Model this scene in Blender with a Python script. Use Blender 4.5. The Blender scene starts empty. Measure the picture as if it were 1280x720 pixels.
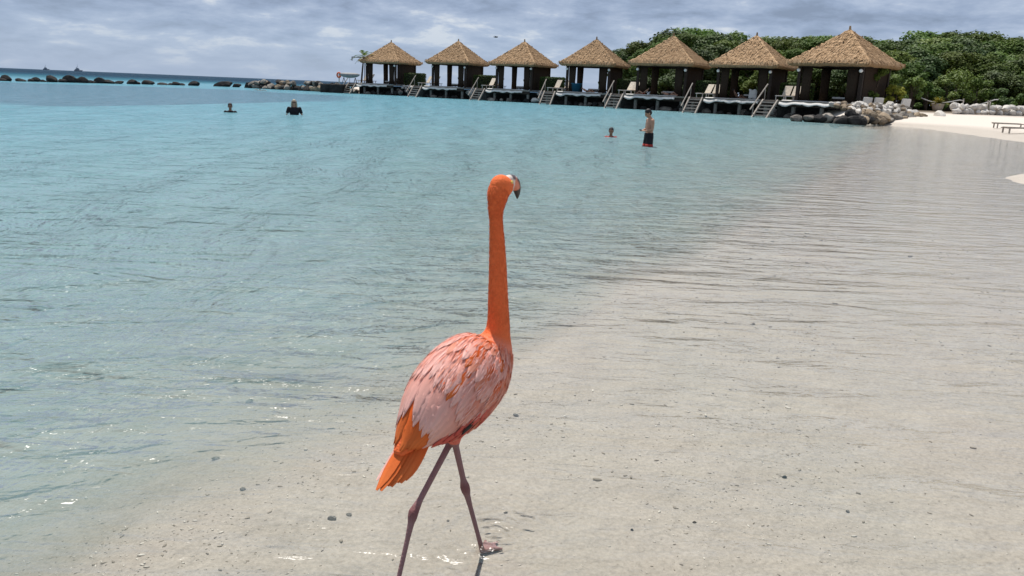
import bpy, bmesh, math, random
import numpy as np
from mathutils import Vector, Matrix, noise as mnoise

R = math.radians
rng = random.Random(7)
nrng = np.random.default_rng(7)
SC = bpy.context.scene
COL = SC.collection

# ------------------------------------------------------------------ camera
CAM_H, FPX = 1.6, 1000.0
ROLL, PITCH = R(2.36), math.atan(0.2489)
cam_d = bpy.data.cameras.new('camera')
cam = bpy.data.objects.new('camera', cam_d)
COL.objects.link(cam)
cam_d.sensor_width = 36.0
cam_d.lens = 36.0 * FPX / 1280.0
cam_d.clip_start = 0.05
cam_d.clip_end = 30000.0
_f = Vector((0, math.cos(PITCH), -math.sin(PITCH)))
_u0 = Vector((0, math.sin(PITCH), math.cos(PITCH)))
_r0 = Vector((1, 0, 0))
_r = _r0 * math.cos(ROLL) + _u0 * math.sin(ROLL)
_u = -_r0 * math.sin(ROLL) + _u0 * math.cos(ROLL)
cam.matrix_world = Matrix(((_r.x, _u.x, -_f.x, 0), (_r.y, _u.y, -_f.y, 0), (_r.z, _u.z, -_f.z, CAM_H), (0, 0, 0, 1)))
SC.camera = cam

# ------------------------------------------------------------------ sky and sun
SUN_EL, SUN_AZ = R(70), R(-24)          # azimuth from +Y towards +X
sun_dir = Vector((math.sin(SUN_AZ) * math.cos(SUN_EL), math.cos(SUN_AZ) * math.cos(SUN_EL), math.sin(SUN_EL)))
sun_d = bpy.data.lights.new('sun', 'SUN')
sun_d.energy = 4.2
sun_d.angle = R(1.2)
sun_d.color = (1.0, 0.955, 0.89)
sun = bpy.data.objects.new('sun', sun_d)
COL.objects.link(sun)
sun.rotation_euler = sun_dir.to_track_quat('Z', 'Y').to_euler()
sun.location = (0, 0, 60)

world = bpy.data.worlds.new('World')
SC.world = world
world.use_nodes = True
wn, wl = world.node_tree.nodes, world.node_tree.links
wn.clear()
w_out = wn.new('ShaderNodeOutputWorld')
w_bg = wn.new('ShaderNodeBackground')
w_bg.inputs['Strength'].default_value = 0.1
wl.new(w_bg.outputs[0], w_out.inputs[0])
sky = wn.new('ShaderNodeTexSky')
sky.sky_type = 'NISHITA'
sky.sun_disc = False
sky.sun_elevation = SUN_EL
sky.sun_rotation = SUN_AZ
sky.altitude = 0
sky.air_density = 1.0
sky.dust_density = 1.0
sky.ozone_density = 1.5


def nd(tree, kind, **kw):
    n = tree.nodes.new('ShaderNode' + kind)
    for k, v in kw.items():
        if isinstance(k, str) and hasattr(n, k):
            setattr(n, k, v)
    return n


def wmath(op, a, b=None, c=None):
    n = nd(world.node_tree, 'Math', operation=op)
    for i, v in enumerate((a, b, c)):
        if v is None:
            continue
        if isinstance(v, (int, float)):
            n.inputs[i].default_value = v
        else:
            wl.new(v, n.inputs[i])
    return n.outputs[0]


tc = wn.new('ShaderNodeTexCoord')
sep = wn.new('ShaderNodeSeparateXYZ')
wl.new(tc.outputs['Generated'], sep.inputs[0])
zc = wmath('MAXIMUM', sep.outputs['Z'], 0.0)
inv = wmath('DIVIDE', 1.0, wmath('ADD', zc, 0.22))
comb = wn.new('ShaderNodeCombineXYZ')
wl.new(wmath('MULTIPLY', sep.outputs['X'], inv), comb.inputs[0])
wl.new(wmath('MULTIPLY', sep.outputs['Y'], inv), comb.inputs[1])
cn1 = wn.new('ShaderNodeTexNoise')
cn1.inputs['Scale'].default_value = 2.3
cn1.inputs['Detail'].default_value = 9.0
cn1.inputs['Roughness'].default_value = 0.60
cn1.inputs['Distortion'].default_value = 0.15
zz = wmath('MULTIPLY', sep.outputs['Z'], 3.6)
wl.new(zz, comb.inputs[2])
mpw = wn.new('ShaderNodeMapping')
mpw.inputs['Location'].default_value = (3.1, 1.7, 0.4)
mpw.inputs['Scale'].default_value = (1.25, 1.25, 1.0)
wl.new(comb.outputs[0], mpw.inputs[0])
wl.new(mpw.outputs[0], cn1.inputs['Vector'])
ramp = wn.new('ShaderNodeValToRGB')
CS = 9.6   # cloud radiance divided by the background strength
cr = ramp.color_ramp
cr.elements[0].position = 0.36
cr.elements[0].color = (0.58 * CS, 0.62 * CS, 0.67 * CS, 1)
cr.elements[1].position = 0.66
cr.elements[1].color = (0.205 * CS, 0.26 * CS, 0.36 * CS, 1)
e = cr.elements.new(0.44)
e.color = (0.37 * CS, 0.44 * CS, 0.565 * CS, 1)
e = cr.elements.new(0.55)
e.color = (0.275 * CS, 0.345 * CS, 0.475 * CS, 1)
wl.new(cn1.outputs['Fac'], ramp.inputs[0])
# cloud cover: nearly closed deck, thinning towards the horizon into blue air
cov = wn.new('ShaderNodeMapRange')
cov.inputs['From Min'].default_value = 0.0
cov.inputs['From Max'].default_value = 0.085
cov.inputs['To Min'].default_value = 0.15
cov.inputs['To Max'].default_value = 0.93
wl.new(sep.outputs['Z'], cov.inputs['Value'])
air = wn.new('ShaderNodeMix')
air.data_type = 'RGBA'
air.inputs['Factor'].default_value = 0.8
air.inputs['B'].default_value = (0.32 * CS, 0.42 * CS, 0.59 * CS, 1)
wl.new(sky.outputs[0], air.inputs['A'])
wmix = wn.new('ShaderNodeMix')
wmix.data_type = 'RGBA'
wl.new(cov.outputs[0], wmix.inputs['Factor'])
wl.new(air.outputs['Result'], wmix.inputs['A'])
wl.new(ramp.outputs[0], wmix.inputs['B'])
wl.new(wmix.outputs['Result'], w_bg.inputs['Color'])

SC.view_settings.view_transform = 'Standard'
SC.view_settings.look = 'None'
SC.view_settings.exposure = 0.32
SC.view_settings.gamma = 1.0
SC.view_settings.use_curve_mapping = False
SC.cycles.sample_clamp_direct = 1.0
SC.cycles.sample_clamp_indirect = 4.0
SC.cycles.max_bounces = 8
SC.cycles.transparent_max_bounces = 16
SC.cycles.use_denoising = True
SC.cycles.caustics_reflective = False
SC.cycles.caustics_refractive = False


# ------------------------------------------------------------------ helpers
def ray(px, py):
    return _f + _r * ((px - 640) / FPX) + _u * ((360 - py) / FPX)


def gp(px, py, z=0.0):
    d = ray(px, py)
    t = (z - CAM_H) / d.z
    return Vector((0, 0, CAM_H)) + d * t


def aty(px, py, Y):
    d = ray(px, py)
    return Vector((0, 0, CAM_H)) + d * (Y / d.y)


def mesh_obj(name, verts, faces, mat=None, parent=None, smooth=False):
    me = bpy.data.meshes.new(name)
    me.from_pydata([tuple(v) for v in verts], [], faces)
    me.update()
    if smooth:
        me.polygons.foreach_set('use_smooth', [True] * len(me.polygons))
    return link(name, me, mat, parent)


def link(name, me, mat=None, parent=None):
    o = bpy.data.objects.new(name, me)
    COL.objects.link(o)
    if mat is not None and me is not None:
        me.materials.append(mat)
    if parent is not None:
        o.parent = parent
    return o


def bm_obj(name, bm, mat=None, parent=None, smooth=False):
    me = bpy.data.meshes.new(name)
    bm.to_mesh(me)
    bm.free()
    if smooth:
        me.polygons.foreach_set('use_smooth', [True] * len(me.polygons))
    return link(name, me, mat, parent)


def thing(name, label, cat, loc=(0, 0, 0), rotz=0.0, group=None, scale=1.0):
    o = bpy.data.objects.new(name, None)
    COL.objects.link(o)
    o.empty_display_size = 0.2
    o.location = loc
    o.rotation_euler = (0, 0, rotz)
    o.scale = (scale, scale, scale)
    return tag(o, label, cat, group)


def tag(o, label=None, cat=None, group=None, kind=None):
    if label:
        o['label'] = label
    if cat:
        o['category'] = cat
    if group:
        o['group'] = group
    if kind:
        o['kind'] = kind
    return o


def dup(root, loc=None, rot=None, scale=None, label=None):
    c = root.copy()
    COL.objects.link(c)
    if loc is not None:
        c.location = loc
    if rot is not None:
        c.rotation_euler = rot
    if scale is not None:
        c.scale = scale if hasattr(scale, '__len__') else (scale,) * 3
    if label:
        c['label'] = label
    for ch in list(root.children):
        k = ch.copy()
        COL.objects.link(k)
        k.parent = c
        for g in list(ch.children):
            m = g.copy()
            COL.objects.link(m)
            m.parent = k
    return c


def box(bm, x0, x1, y0, y1, z0, z1, mtx=None):
    vs = [bm.verts.new(p) for p in ((x0, y0, z0), (x1, y0, z0), (x1, y1, z0), (x0, y1, z0),
                                    (x0, y0, z1), (x1, y0, z1), (x1, y1, z1), (x0, y1, z1))]
    if mtx is not None:
        for v in vs:
            v.co = mtx @ v.co
    for f in ((0, 3, 2, 1), (4, 5, 6, 7), (0, 1, 5, 4), (1, 2, 6, 5), (2, 3, 7, 6), (3, 0, 4, 7)):
        bm.faces.new([vs[i] for i in f])
    return vs


def bar(bm, a, b, w, h=None, n=4, w2=None):
    """tapered bar or tube from a to b"""
    a, b = Vector(a), Vector(b)
    h = w if h is None else h
    k = 1.0 if w2 is None else w2 / w
    q = (b - a).to_track_quat('Z', 'Y').to_matrix()
    rings = []
    for p, s in ((a, 1.0), (b, k)):
        ring = []
        for i in range(n):
            t = 2 * math.pi * (i + 0.5) / n
            m = 1.0 if n > 4 else math.sqrt(2)
            ring.append(bm.verts.new(p + q @ Vector((math.cos(t) * w * 0.5 * m * s, math.sin(t) * h * 0.5 * m * s, 0))))
        rings.append(ring)
    for i in range(n):
        bm.faces.new((rings[0][i], rings[0][(i + 1) % n], rings[1][(i + 1) % n], rings[1][i]))
    bm.faces.new(rings[0][::-1])
    bm.faces.new(rings[1])


def loft(bm, pts, radii, n=12, up=Vector((0, 1, 0)), cap=True):
    """closed tube through pts; radii: (side, other) per point"""
    pts = [Vector(p) for p in pts]
    rings = []
    for i, p in enumerate(pts):
        t = (pts[min(i + 1, len(pts) - 1)] - pts[max(i - 1, 0)]).normalized()
        s = up.cross(t)
        if s.length < 1e-4:
            s = Vector((1, 0, 0))
        s.normalize()
        o = t.cross(s).normalized()
        ra, rb = radii[i] if hasattr(radii[i], '__len__') else (radii[i], radii[i])
        rings.append([bm.verts.new(p + s * (ra * math.cos(2 * math.pi * k / n)) + o * (rb * math.sin(2 * math.pi * k / n))) for k in range(n)])
    for a, b in zip(rings, rings[1:]):
        for k in range(n):
            bm.faces.new((a[k], a[(k + 1) % n], b[(k + 1) % n], b[k]))
    if cap:
        bm.faces.new(rings[0][::-1])
        bm.faces.new(rings[-1])
    return rings


def ball(bm, c, r, seg=12, rings=8, mtx=None):
    m = Matrix.Translation(Vector(c)) @ (mtx.to_4x4() if mtx is not None else Matrix.Identity(4)) @ Matrix.Diagonal(
        (r[0], r[1], r[2], 1) if hasattr(r, '__len__') else (r, r, r, 1))
    bmesh.ops.create_uvsphere(bm, u_segments=seg, v_segments=rings, radius=1.0, matrix=m)


def remeshed(bm, voxel, smooth_iter=6, factor=0.5):
    """union of closed shapes as ONE continuous surface"""
    bmesh.ops.recalc_face_normals(bm, faces=bm.faces[:])
    me = bpy.data.meshes.new('tmp')
    bm.to_mesh(me)
    bm.free()
    o = bpy.data.objects.new('tmp', me)
    COL.objects.link(o)
    md = o.modifiers.new('r', 'REMESH')
    md.mode = 'VOXEL'
    md.voxel_size = voxel
    sm = o.modifiers.new('s', 'SMOOTH')
    sm.factor = factor
    sm.iterations = smooth_iter
    dg = bpy.context.evaluated_depsgraph_get()
    out = bpy.data.meshes.new_from_object(o.evaluated_get(dg))
    bpy.data.objects.remove(o)
    bpy.data.meshes.remove(me)
    out.polygons.foreach_set('use_smooth', [True] * len(out.polygons))
    return out


def co_array(me):
    a = np.empty(len(me.vertices) * 3)
    me.vertices.foreach_get('co', a)
    return a.reshape(-1, 3)


def set_color(me, rgb, name='tint'):
    at = me.color_attributes.new(name, 'FLOAT_COLOR', 'POINT')
    c = np.ones((len(me.vertices), 4))
    c[:, :3] = rgb
    at.data.foreach_set('color', c.ravel())


# ------------------------------------------------------------------ materials
MATS = {}


def mat(name, color, rough=0.8, var=0.25, scale=8.0, bump=0.0, bscale=40.0, spec=0.3, color2=None, attr=None,
        objvar=0.0, translucent=0.0, stretch=None):
    if name in MATS:
        return MATS[name]
    m = bpy.data.materials.new(name)
    m.use_nodes = True
    t = m.node_tree
    b = t.nodes['Principled BSDF']
    b.inputs['Roughness'].default_value = rough
    b.inputs['Specular IOR Level'].default_value = spec
    tcn = t.nodes.new('ShaderNodeTexCoord')
    vec = tcn.outputs['Object']
    if stretch:
        mp = t.nodes.new('ShaderNodeMapping')
        mp.inputs['Scale'].default_value = stretch
        t.links.new(vec, mp.inputs[0])
        vec = mp.outputs[0]
    nz = t.nodes.new('ShaderNodeTexNoise')
    nz.inputs['Scale'].default_value = scale
    nz.inputs['Detail'].default_value = 5.0
    nz.inputs['Roughness'].default_value = 0.62
    t.links.new(vec, nz.inputs['Vector'])
    rp = t.nodes.new('ShaderNodeValToRGB')
    c1 = tuple(color) + (1,)
    if color2 is None:
        lo = tuple(max(0, c * (1 - var)) for c in color) + (1,)
        hi = tuple(min(1, c * (1 + var)) for c in color) + (1,)
    else:
        lo, hi = c1, tuple(color2) + (1,)
    rp.color_ramp.elements[0].color = lo
    rp.color_ramp.elements[1].color = hi
    rp.color_ramp.elements[0].position = 0.32
    rp.color_ramp.elements[1].position = 0.70
    t.links.new(nz.outputs['Fac'], rp.inputs[0])
    colr = rp.outputs[0]
    if attr:
        at = t.nodes.new('ShaderNodeAttribute')
        at.attribute_name = attr
        mx = t.nodes.new('ShaderNodeMix')
        mx.data_type = 'RGBA'
        mx.blend_type = 'MULTIPLY'
        mx.inputs['Factor'].default_value = 1.0
        t.links.new(colr, mx.inputs['A'])
        t.links.new(at.outputs['Color'], mx.inputs['B'])
        colr = mx.outputs['Result']
    if objvar:
        oi = t.nodes.new('ShaderNodeObjectInfo')
        hs = t.nodes.new('ShaderNodeHueSaturation')
        mr = t.nodes.new('ShaderNodeMapRange')
        mr.inputs['To Min'].default_value = 1 - objvar
        mr.inputs['To Max'].default_value = 1 + objvar
        t.links.new(oi.outputs['Random'], mr.inputs['Value'])
        t.links.new(mr.outputs[0], hs.inputs['Value'])
        t.links.new(colr, hs.inputs['Color'])
        if name.startswith('leaf'):
            mh = t.nodes.new('ShaderNodeMapRange')
            mh.inputs['To Min'].default_value = 0.475
            mh.inputs['To Max'].default_value = 0.512
            w_ = t.nodes.new('ShaderNodeMath')
            w_.operation = 'FRACT'
            w2_ = t.nodes.new('ShaderNodeMath')
            w2_.operation = 'MULTIPLY'
            w2_.inputs[1].default_value = 7.31
            t.links.new(oi.outputs['Random'], w2_.inputs[0])
            t.links.new(w2_.outputs[0], w_.inputs[0])
            t.links.new(w_.outputs[0], mh.inputs['Value'])
            t.links.new(mh.outputs[0], hs.inputs['Hue'])
        colr = hs.outputs[0]
    t.links.new(colr, b.inputs['Base Color'])
    if bump:
        nb = t.nodes.new('ShaderNodeTexNoise')
        nb.inputs['Scale'].default_value = bscale
        nb.inputs['Detail'].default_value = 6.0
        t.links.new(vec, nb.inputs['Vector'])
        bp = t.nodes.new('ShaderNodeBump')
        bp.inputs['Strength'].default_value = 1.0
        bp.inputs['Distance'].default_value = bump
        t.links.new(nb.outputs['Fac'], bp.inputs['Height'])
        t.links.new(bp.outputs[0], b.inputs['Normal'])
    if translucent:
        tr = t.nodes.new('ShaderNodeBsdfTranslucent')
        t.links.new(colr, tr.inputs['Color'])
        ms = t.nodes.new('ShaderNodeMixShader')
        ms.inputs[0].default_value = translucent
        t.links.new(b.outputs[0], ms.inputs[1])
        t.links.new(tr.outputs[0], ms.inputs[2])
        t.links.new(ms.outputs[0], t.nodes['Material Output'].inputs[0])
    MATS[name] = m
    return m


# ------------------------------------------------------------------ terrain and water
def interp(y, pts):
    ys = np.array([p[1] for p in pts])
    xs = np.array([p[0] for p in pts])
    return np.interp(y, ys, xs)


DROP = [(-3.6, -14), (-2.6, -2), (-1.55, 1.7), (-1.15, 2.5), (-0.75, 3.25), (0.08, 4.95), (1.45, 7.3), (4.6, 13.2), (9.0, 22), (17.0, 38), (22.5, 50), (25, 59), (27, 62), (30, 64), (31, 400)]
LAND_BEACH = [(3.6, -40), (3.6, -8), (3.9, 0), (6.2, 6), (9.0, 12), (10.45, 15.6), (11.0, 16.9), (11.25, 18.2), (11.75, 19.6), (13.0, 20.8), (16.5, 23), (22, 31), (25.3, 40), (27.8, 52), (29.2, 59), (29.4, 62.0)]
LAND_ROCK = [(28.4, 64.5), (26.8, 68.5), (26.8, 74.5), (22.5, 83), (16.5, 90), (9, 98), (0.5, 106.5), (-8, 113.5), (-16, 120.5), (-23, 123.5), (-27, 127), (-24, 130.5), (-15, 127), (-5, 121), (5, 113), (13, 116), (25, 140), (160, 165), (400, 150), (400, -40)]
LAND = LAND_BEACH + LAND_ROCK


def poly_field(X, Y):
    """distance to shoreline (positive inside land) and beach weight"""
    P = np.array(LAND)
    n = len(P)
    inside = np.zeros(X.shape, bool)
    dmin = np.full(X.shape, 1e9)
    dbeach = np.full(X.shape, 1e9)
    drock = np.full(X.shape, 1e9)
    for i in range(n):
        a, b = P[i], P[(i + 1) % n]
        cond = ((a[1] > Y) != (b[1] > Y))
        with np.errstate(divide='ignore', invalid='ignore'):
            xi = (b[0] - a[0]) * (Y - a[1]) / (b[1] - a[1] + 1e-12) + a[0]
        inside ^= cond & (X < xi)
        d = b - a
        t = np.clip(((X - a[0]) * d[0] + (Y - a[1]) * d[1]) / (d @ d), 0, 1)
        dist = np.hypot(X - a[0] - t * d[0], Y - a[1] - t * d[1])
        if i < len(LAND_BEACH):
            dbeach = np.minimum(dbeach, dist)
        else:
            drock = np.minimum(drock, dist)
    dmin = np.minimum(dbeach, drock)
    wb = np.clip(0.5 + (drock - dbeach) / 6.0, 0, 1)
    return np.where(inside, dmin, -dmin), wb


def snoise(X, Y, scale, seed=0):
    """cheap smooth noise from rotated sines, about -1..1"""
    r = np.random.default_rng(seed)
    out = np.zeros_like(X)
    for k in range(6):
        a = r.uniform(0, 2 * math.pi)
        f = scale * r.uniform(0.55, 1.7)
        out += np.sin((X * math.cos(a) + Y * math.sin(a)) * f + r.uniform(0, 6.28) + 0.9 * np.sin((X * math.sin(a) - Y * math.cos(a)) * f * 0.6 + r.uniform(0, 6)))
    return out / 3.2


def terrain_z(X, Y):
    d, wb = poly_field(X, Y)
    di = np.maximum(d, 0)
    do = np.maximum(-d, 0)
    beach = 0.055 * di + 0.25 * (1 - np.exp(-di / 14.0)) * 0.6
    beach = np.minimum(beach, 0.75 + 0.004 * di)
    rock = 1.15 * (1 - np.exp(-di / 0.7))
    land = wb * beach + (1 - wb) * rock
    xd = interp(Y, DROP) + 0.10 * snoise(X, Y, 1.6, 3) + 0.05 * snoise(X, Y, 5.0, 4)
    sd = (xd - X) * 0.87
    shelf = np.minimum(0.055, 0.012 + 0.012 * do)
    sp = np.maximum(sd, 0)
    deep = shelf + 0.20 * (1 - np.exp(-sp / 0.75)) + 1.65 * (1 - np.exp(-sp / 24.0))
    # shoal at the back of the bay, deep sea beyond the breakwater
    bw = np.interp(X, [-400, -90, -55, -34, 60], [96, 100, 146, 132, 120])
    sea = np.clip((Y - bw - 25) / 330.0, 0, 1)
    deep = deep + 9.0 * sea
    deep = np.minimum(deep, 0.012 + np.where(wb > 0.5, 1e3, 0.6 + 0.9 * do))
    z = np.where(d > 0, land, -deep)
    fade = np.clip((60 - np.abs(Y)) / 50, 0, 1)
    rel = 0.010 * snoise(X, Y, 3.2, 5) + 0.006 * snoise(X, Y, 8.0, 6)
    z = z + np.where(d > 0, 0.25 * np.clip(di / 3, 0, 1) + 0.15, np.clip(deep / 0.06, 0.2, 1.0)) * rel * fade
    hump = np.clip(sp / 0.5, 0, 1) * np.exp(-sp / 3.0)
    z = z - np.where(d > 0, 0, hump * (0.035 * np.maximum(snoise(X, Y, 2.4, 8), -0.4)) * fade)
    return z, -np.where(d > 0, -0.02, z)


def axis(lo_dense, hi_dense, step, growth, lo, hi):
    v = [lo_dense]
    while v[-1] < hi_dense:
        v.append(v[-1] + step)
    s = step
    while v[-1] < hi:
        s = s * (1 + growth)
        v.append(v[-1] + s)
    s = step
    w = [lo_dense]
    while w[-1] > lo:
        s = s * (1 + growth)
        w.append(w[-1] - s)
    return np.array(sorted(set(w[1:] + v)))


GX = axis(-2.2, 3.0, 0.045, 0.03, -9000, 9000)
GY = axis(1.6, 6.0, 0.045, 0.025, -60, 9500)


def grid_mesh(name, zfun):
    X, Y = np.meshgrid(GX, GY)
    Z, dep = zfun(X, Y)
    nx, ny = len(GX), len(GY)
    co = np.stack([X, Y, Z], -1).reshape(-1, 3)
    idx = np.arange(nx * ny).reshape(ny, nx)
    q = np.stack([idx[:-1, :-1], idx[:-1, 1:], idx[1:, 1:], idx[1:, :-1]], -1).reshape(-1, 4)
    me = bpy.data.meshes.new(name)
    me.vertices.add(len(co))
    me.vertices.foreach_set('co', co.ravel())
    me.loops.add(q.size)
    me.loops.foreach_set('vertex_index', q.ravel().astype(np.int32))
    me.polygons.add(len(q))
    me.polygons.foreach_set('loop_start', np.arange(0, q.size, 4, dtype=np.int32))
    me.update(calc_edges=True)
    me.polygons.foreach_set('use_smooth', np.ones(len(q), bool))
    return me, X.ravel(), Y.ravel(), dep.ravel()


def N(t, kind, ins=None, **kw):
    n = t.nodes.new('ShaderNode' + kind)
    for k, v in kw.items():
        setattr(n, k, v)
    for k, v in (ins or {}).items():
        if hasattr(v, 'is_linked') or hasattr(v, 'links'):
            t.links.new(v, n.inputs[k])
        else:
            n.inputs[k].default_value = v
    return n


def sand_material():
    m = bpy.data.materials.new('sand')
    m.use_nodes = True
    t = m.node_tree
    b = t.nodes['Principled BSDF']
    geo = N(t, 'NewGeometry')
    pos = geo.outputs['Position']
    sp = N(t, 'SeparateXYZ', {0: pos})
    n1 = N(t, 'TexNoise', {'Vector': pos, 'Scale': 3.0, 'Detail': 8.0, 'Roughness': 0.65})
    n2 = N(t, 'TexNoise', {'Vector': pos, 'Scale': 55.0, 'Detail': 6.0, 'Roughness': 0.75})
    r1 = N(t, 'ValToRGB', {0: n1.outputs['Fac']})
    r1.color_ramp.elements[0].position = 0.3
    r1.color_ramp.elements[1].position = 0.75
    r1.color_ramp.elements[0].color = (0.425, 0.375, 0.322, 1)
    r1.color_ramp.elements[1].color = (0.505, 0.452, 0.392, 1)
    r2 = N(t, 'ValToRGB', {0: n2.outputs['Fac']})
    r2.color_ramp.elements[0].position = 0.30
    r2.color_ramp.elements[1].position = 0.62
    r2.color_ramp.elements[0].color = (0.72, 0.71, 0.69, 1)
    r2.color_ramp.elements[1].color = (1.04, 1.04, 1.03, 1)
    mx = N(t, 'Mix', {'Factor': 1.0}, data_type='RGBA', blend_type='MULTIPLY')
    t.links.new(r1.outputs[0], mx.inputs['A'])
    t.links.new(r2.outputs[0], mx.inputs['B'])
    n3 = N(t, 'TexNoise', {'Vector': pos, 'Scale': 1.7, 'Detail': 9.0, 'Roughness': 0.68, 'Distortion': 0.6})
    r3 = N(t, 'ValToRGB', {0: n3.outputs['Fac']})
    r3.color_ramp.elements[0].position = 0.34
    r3.color_ramp.elements[1].position = 0.56
    r3.color_ramp.elements[0].color = (0.66, 0.68, 0.63, 1)
    r3.color_ramp.elements[1].color = (1.0, 1.0, 1.0, 1)
    rub = N(t, 'MapRange', {'Value': sp.outputs['Z'], 'From Min': -0.10, 'From Max': -0.35})
    ml = N(t, 'Mix', {'Factor': rub.outputs[0], 'A': (1, 1, 1, 1)}, data_type='RGBA')
    t.links.new(r3.outputs[0], ml.inputs['B'])
    mz = N(t, 'Mix', {'Factor': 1.0}, data_type='RGBA', blend_type='MULTIPLY')
    t.links.new(mx.outputs['Result'], mz.inputs['A'])
    t.links.new(ml.outputs['Result'], mz.inputs['B'])
    mx = mz
    # dry sand above the swash is paler than the soaked sand
    hn = N(t, 'Math', {0: sp.outputs['Z'], 1: N(t, 'Math', {0: n1.outputs['Fac'], 1: 0.08}, operation='MULTIPLY').outputs[0]}, operation='SUBTRACT')
    dry = N(t, 'MapRange', {'Value': hn.outputs[0], 'From Min': 0.13, 'From Max': 0.30})
    md = N(t, 'Mix', {'Factor': dry.outputs[0], 'B': (0.58, 0.515, 0.445, 1)}, data_type='RGBA')
    t.links.new(mx.outputs['Result'], md.inputs['A'])
    # leaf litter and soil under the wood
    wood = N(t, 'MapRange', {'Value': sp.outputs['Z'], 'From Min': 0.95, 'From Max': 1.1})
    mw = N(t, 'Mix', {'Factor': wood.outputs[0], 'B': (0.12, 0.09, 0.06, 1)}, data_type='RGBA')
    t.links.new(md.outputs['Result'], mw.inputs['A'])
    t.links.new(mw.outputs['Result'], b.inputs['Base Color'])
    b.inputs['Roughness'].default_value = 0.85
    b.inputs['Specular IOR Level'].default_value = 0.25
    nb = N(t, 'TexNoise', {'Vector': pos, 'Scale': 38.0, 'Detail': 7.0, 'Roughness': 0.7})
    nb2 = N(t, 'TexNoise', {'Vector': pos, 'Scale': 7.0, 'Detail': 3.0})
    bp = N(t, 'Bump', {'Strength': 0.8, 'Distance': 0.012, 'Height': nb.outputs['Fac']})
    bp2 = N(t, 'Bump', {'Strength': 0.8, 'Distance': 0.05, 'Height': nb2.outputs['Fac'], 'Normal': bp.outputs[0]})
    t.links.new(bp2.outputs[0], b.inputs['Normal'])
    return m


FOOT = Vector((-0.02, 2.66, 0))


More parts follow.
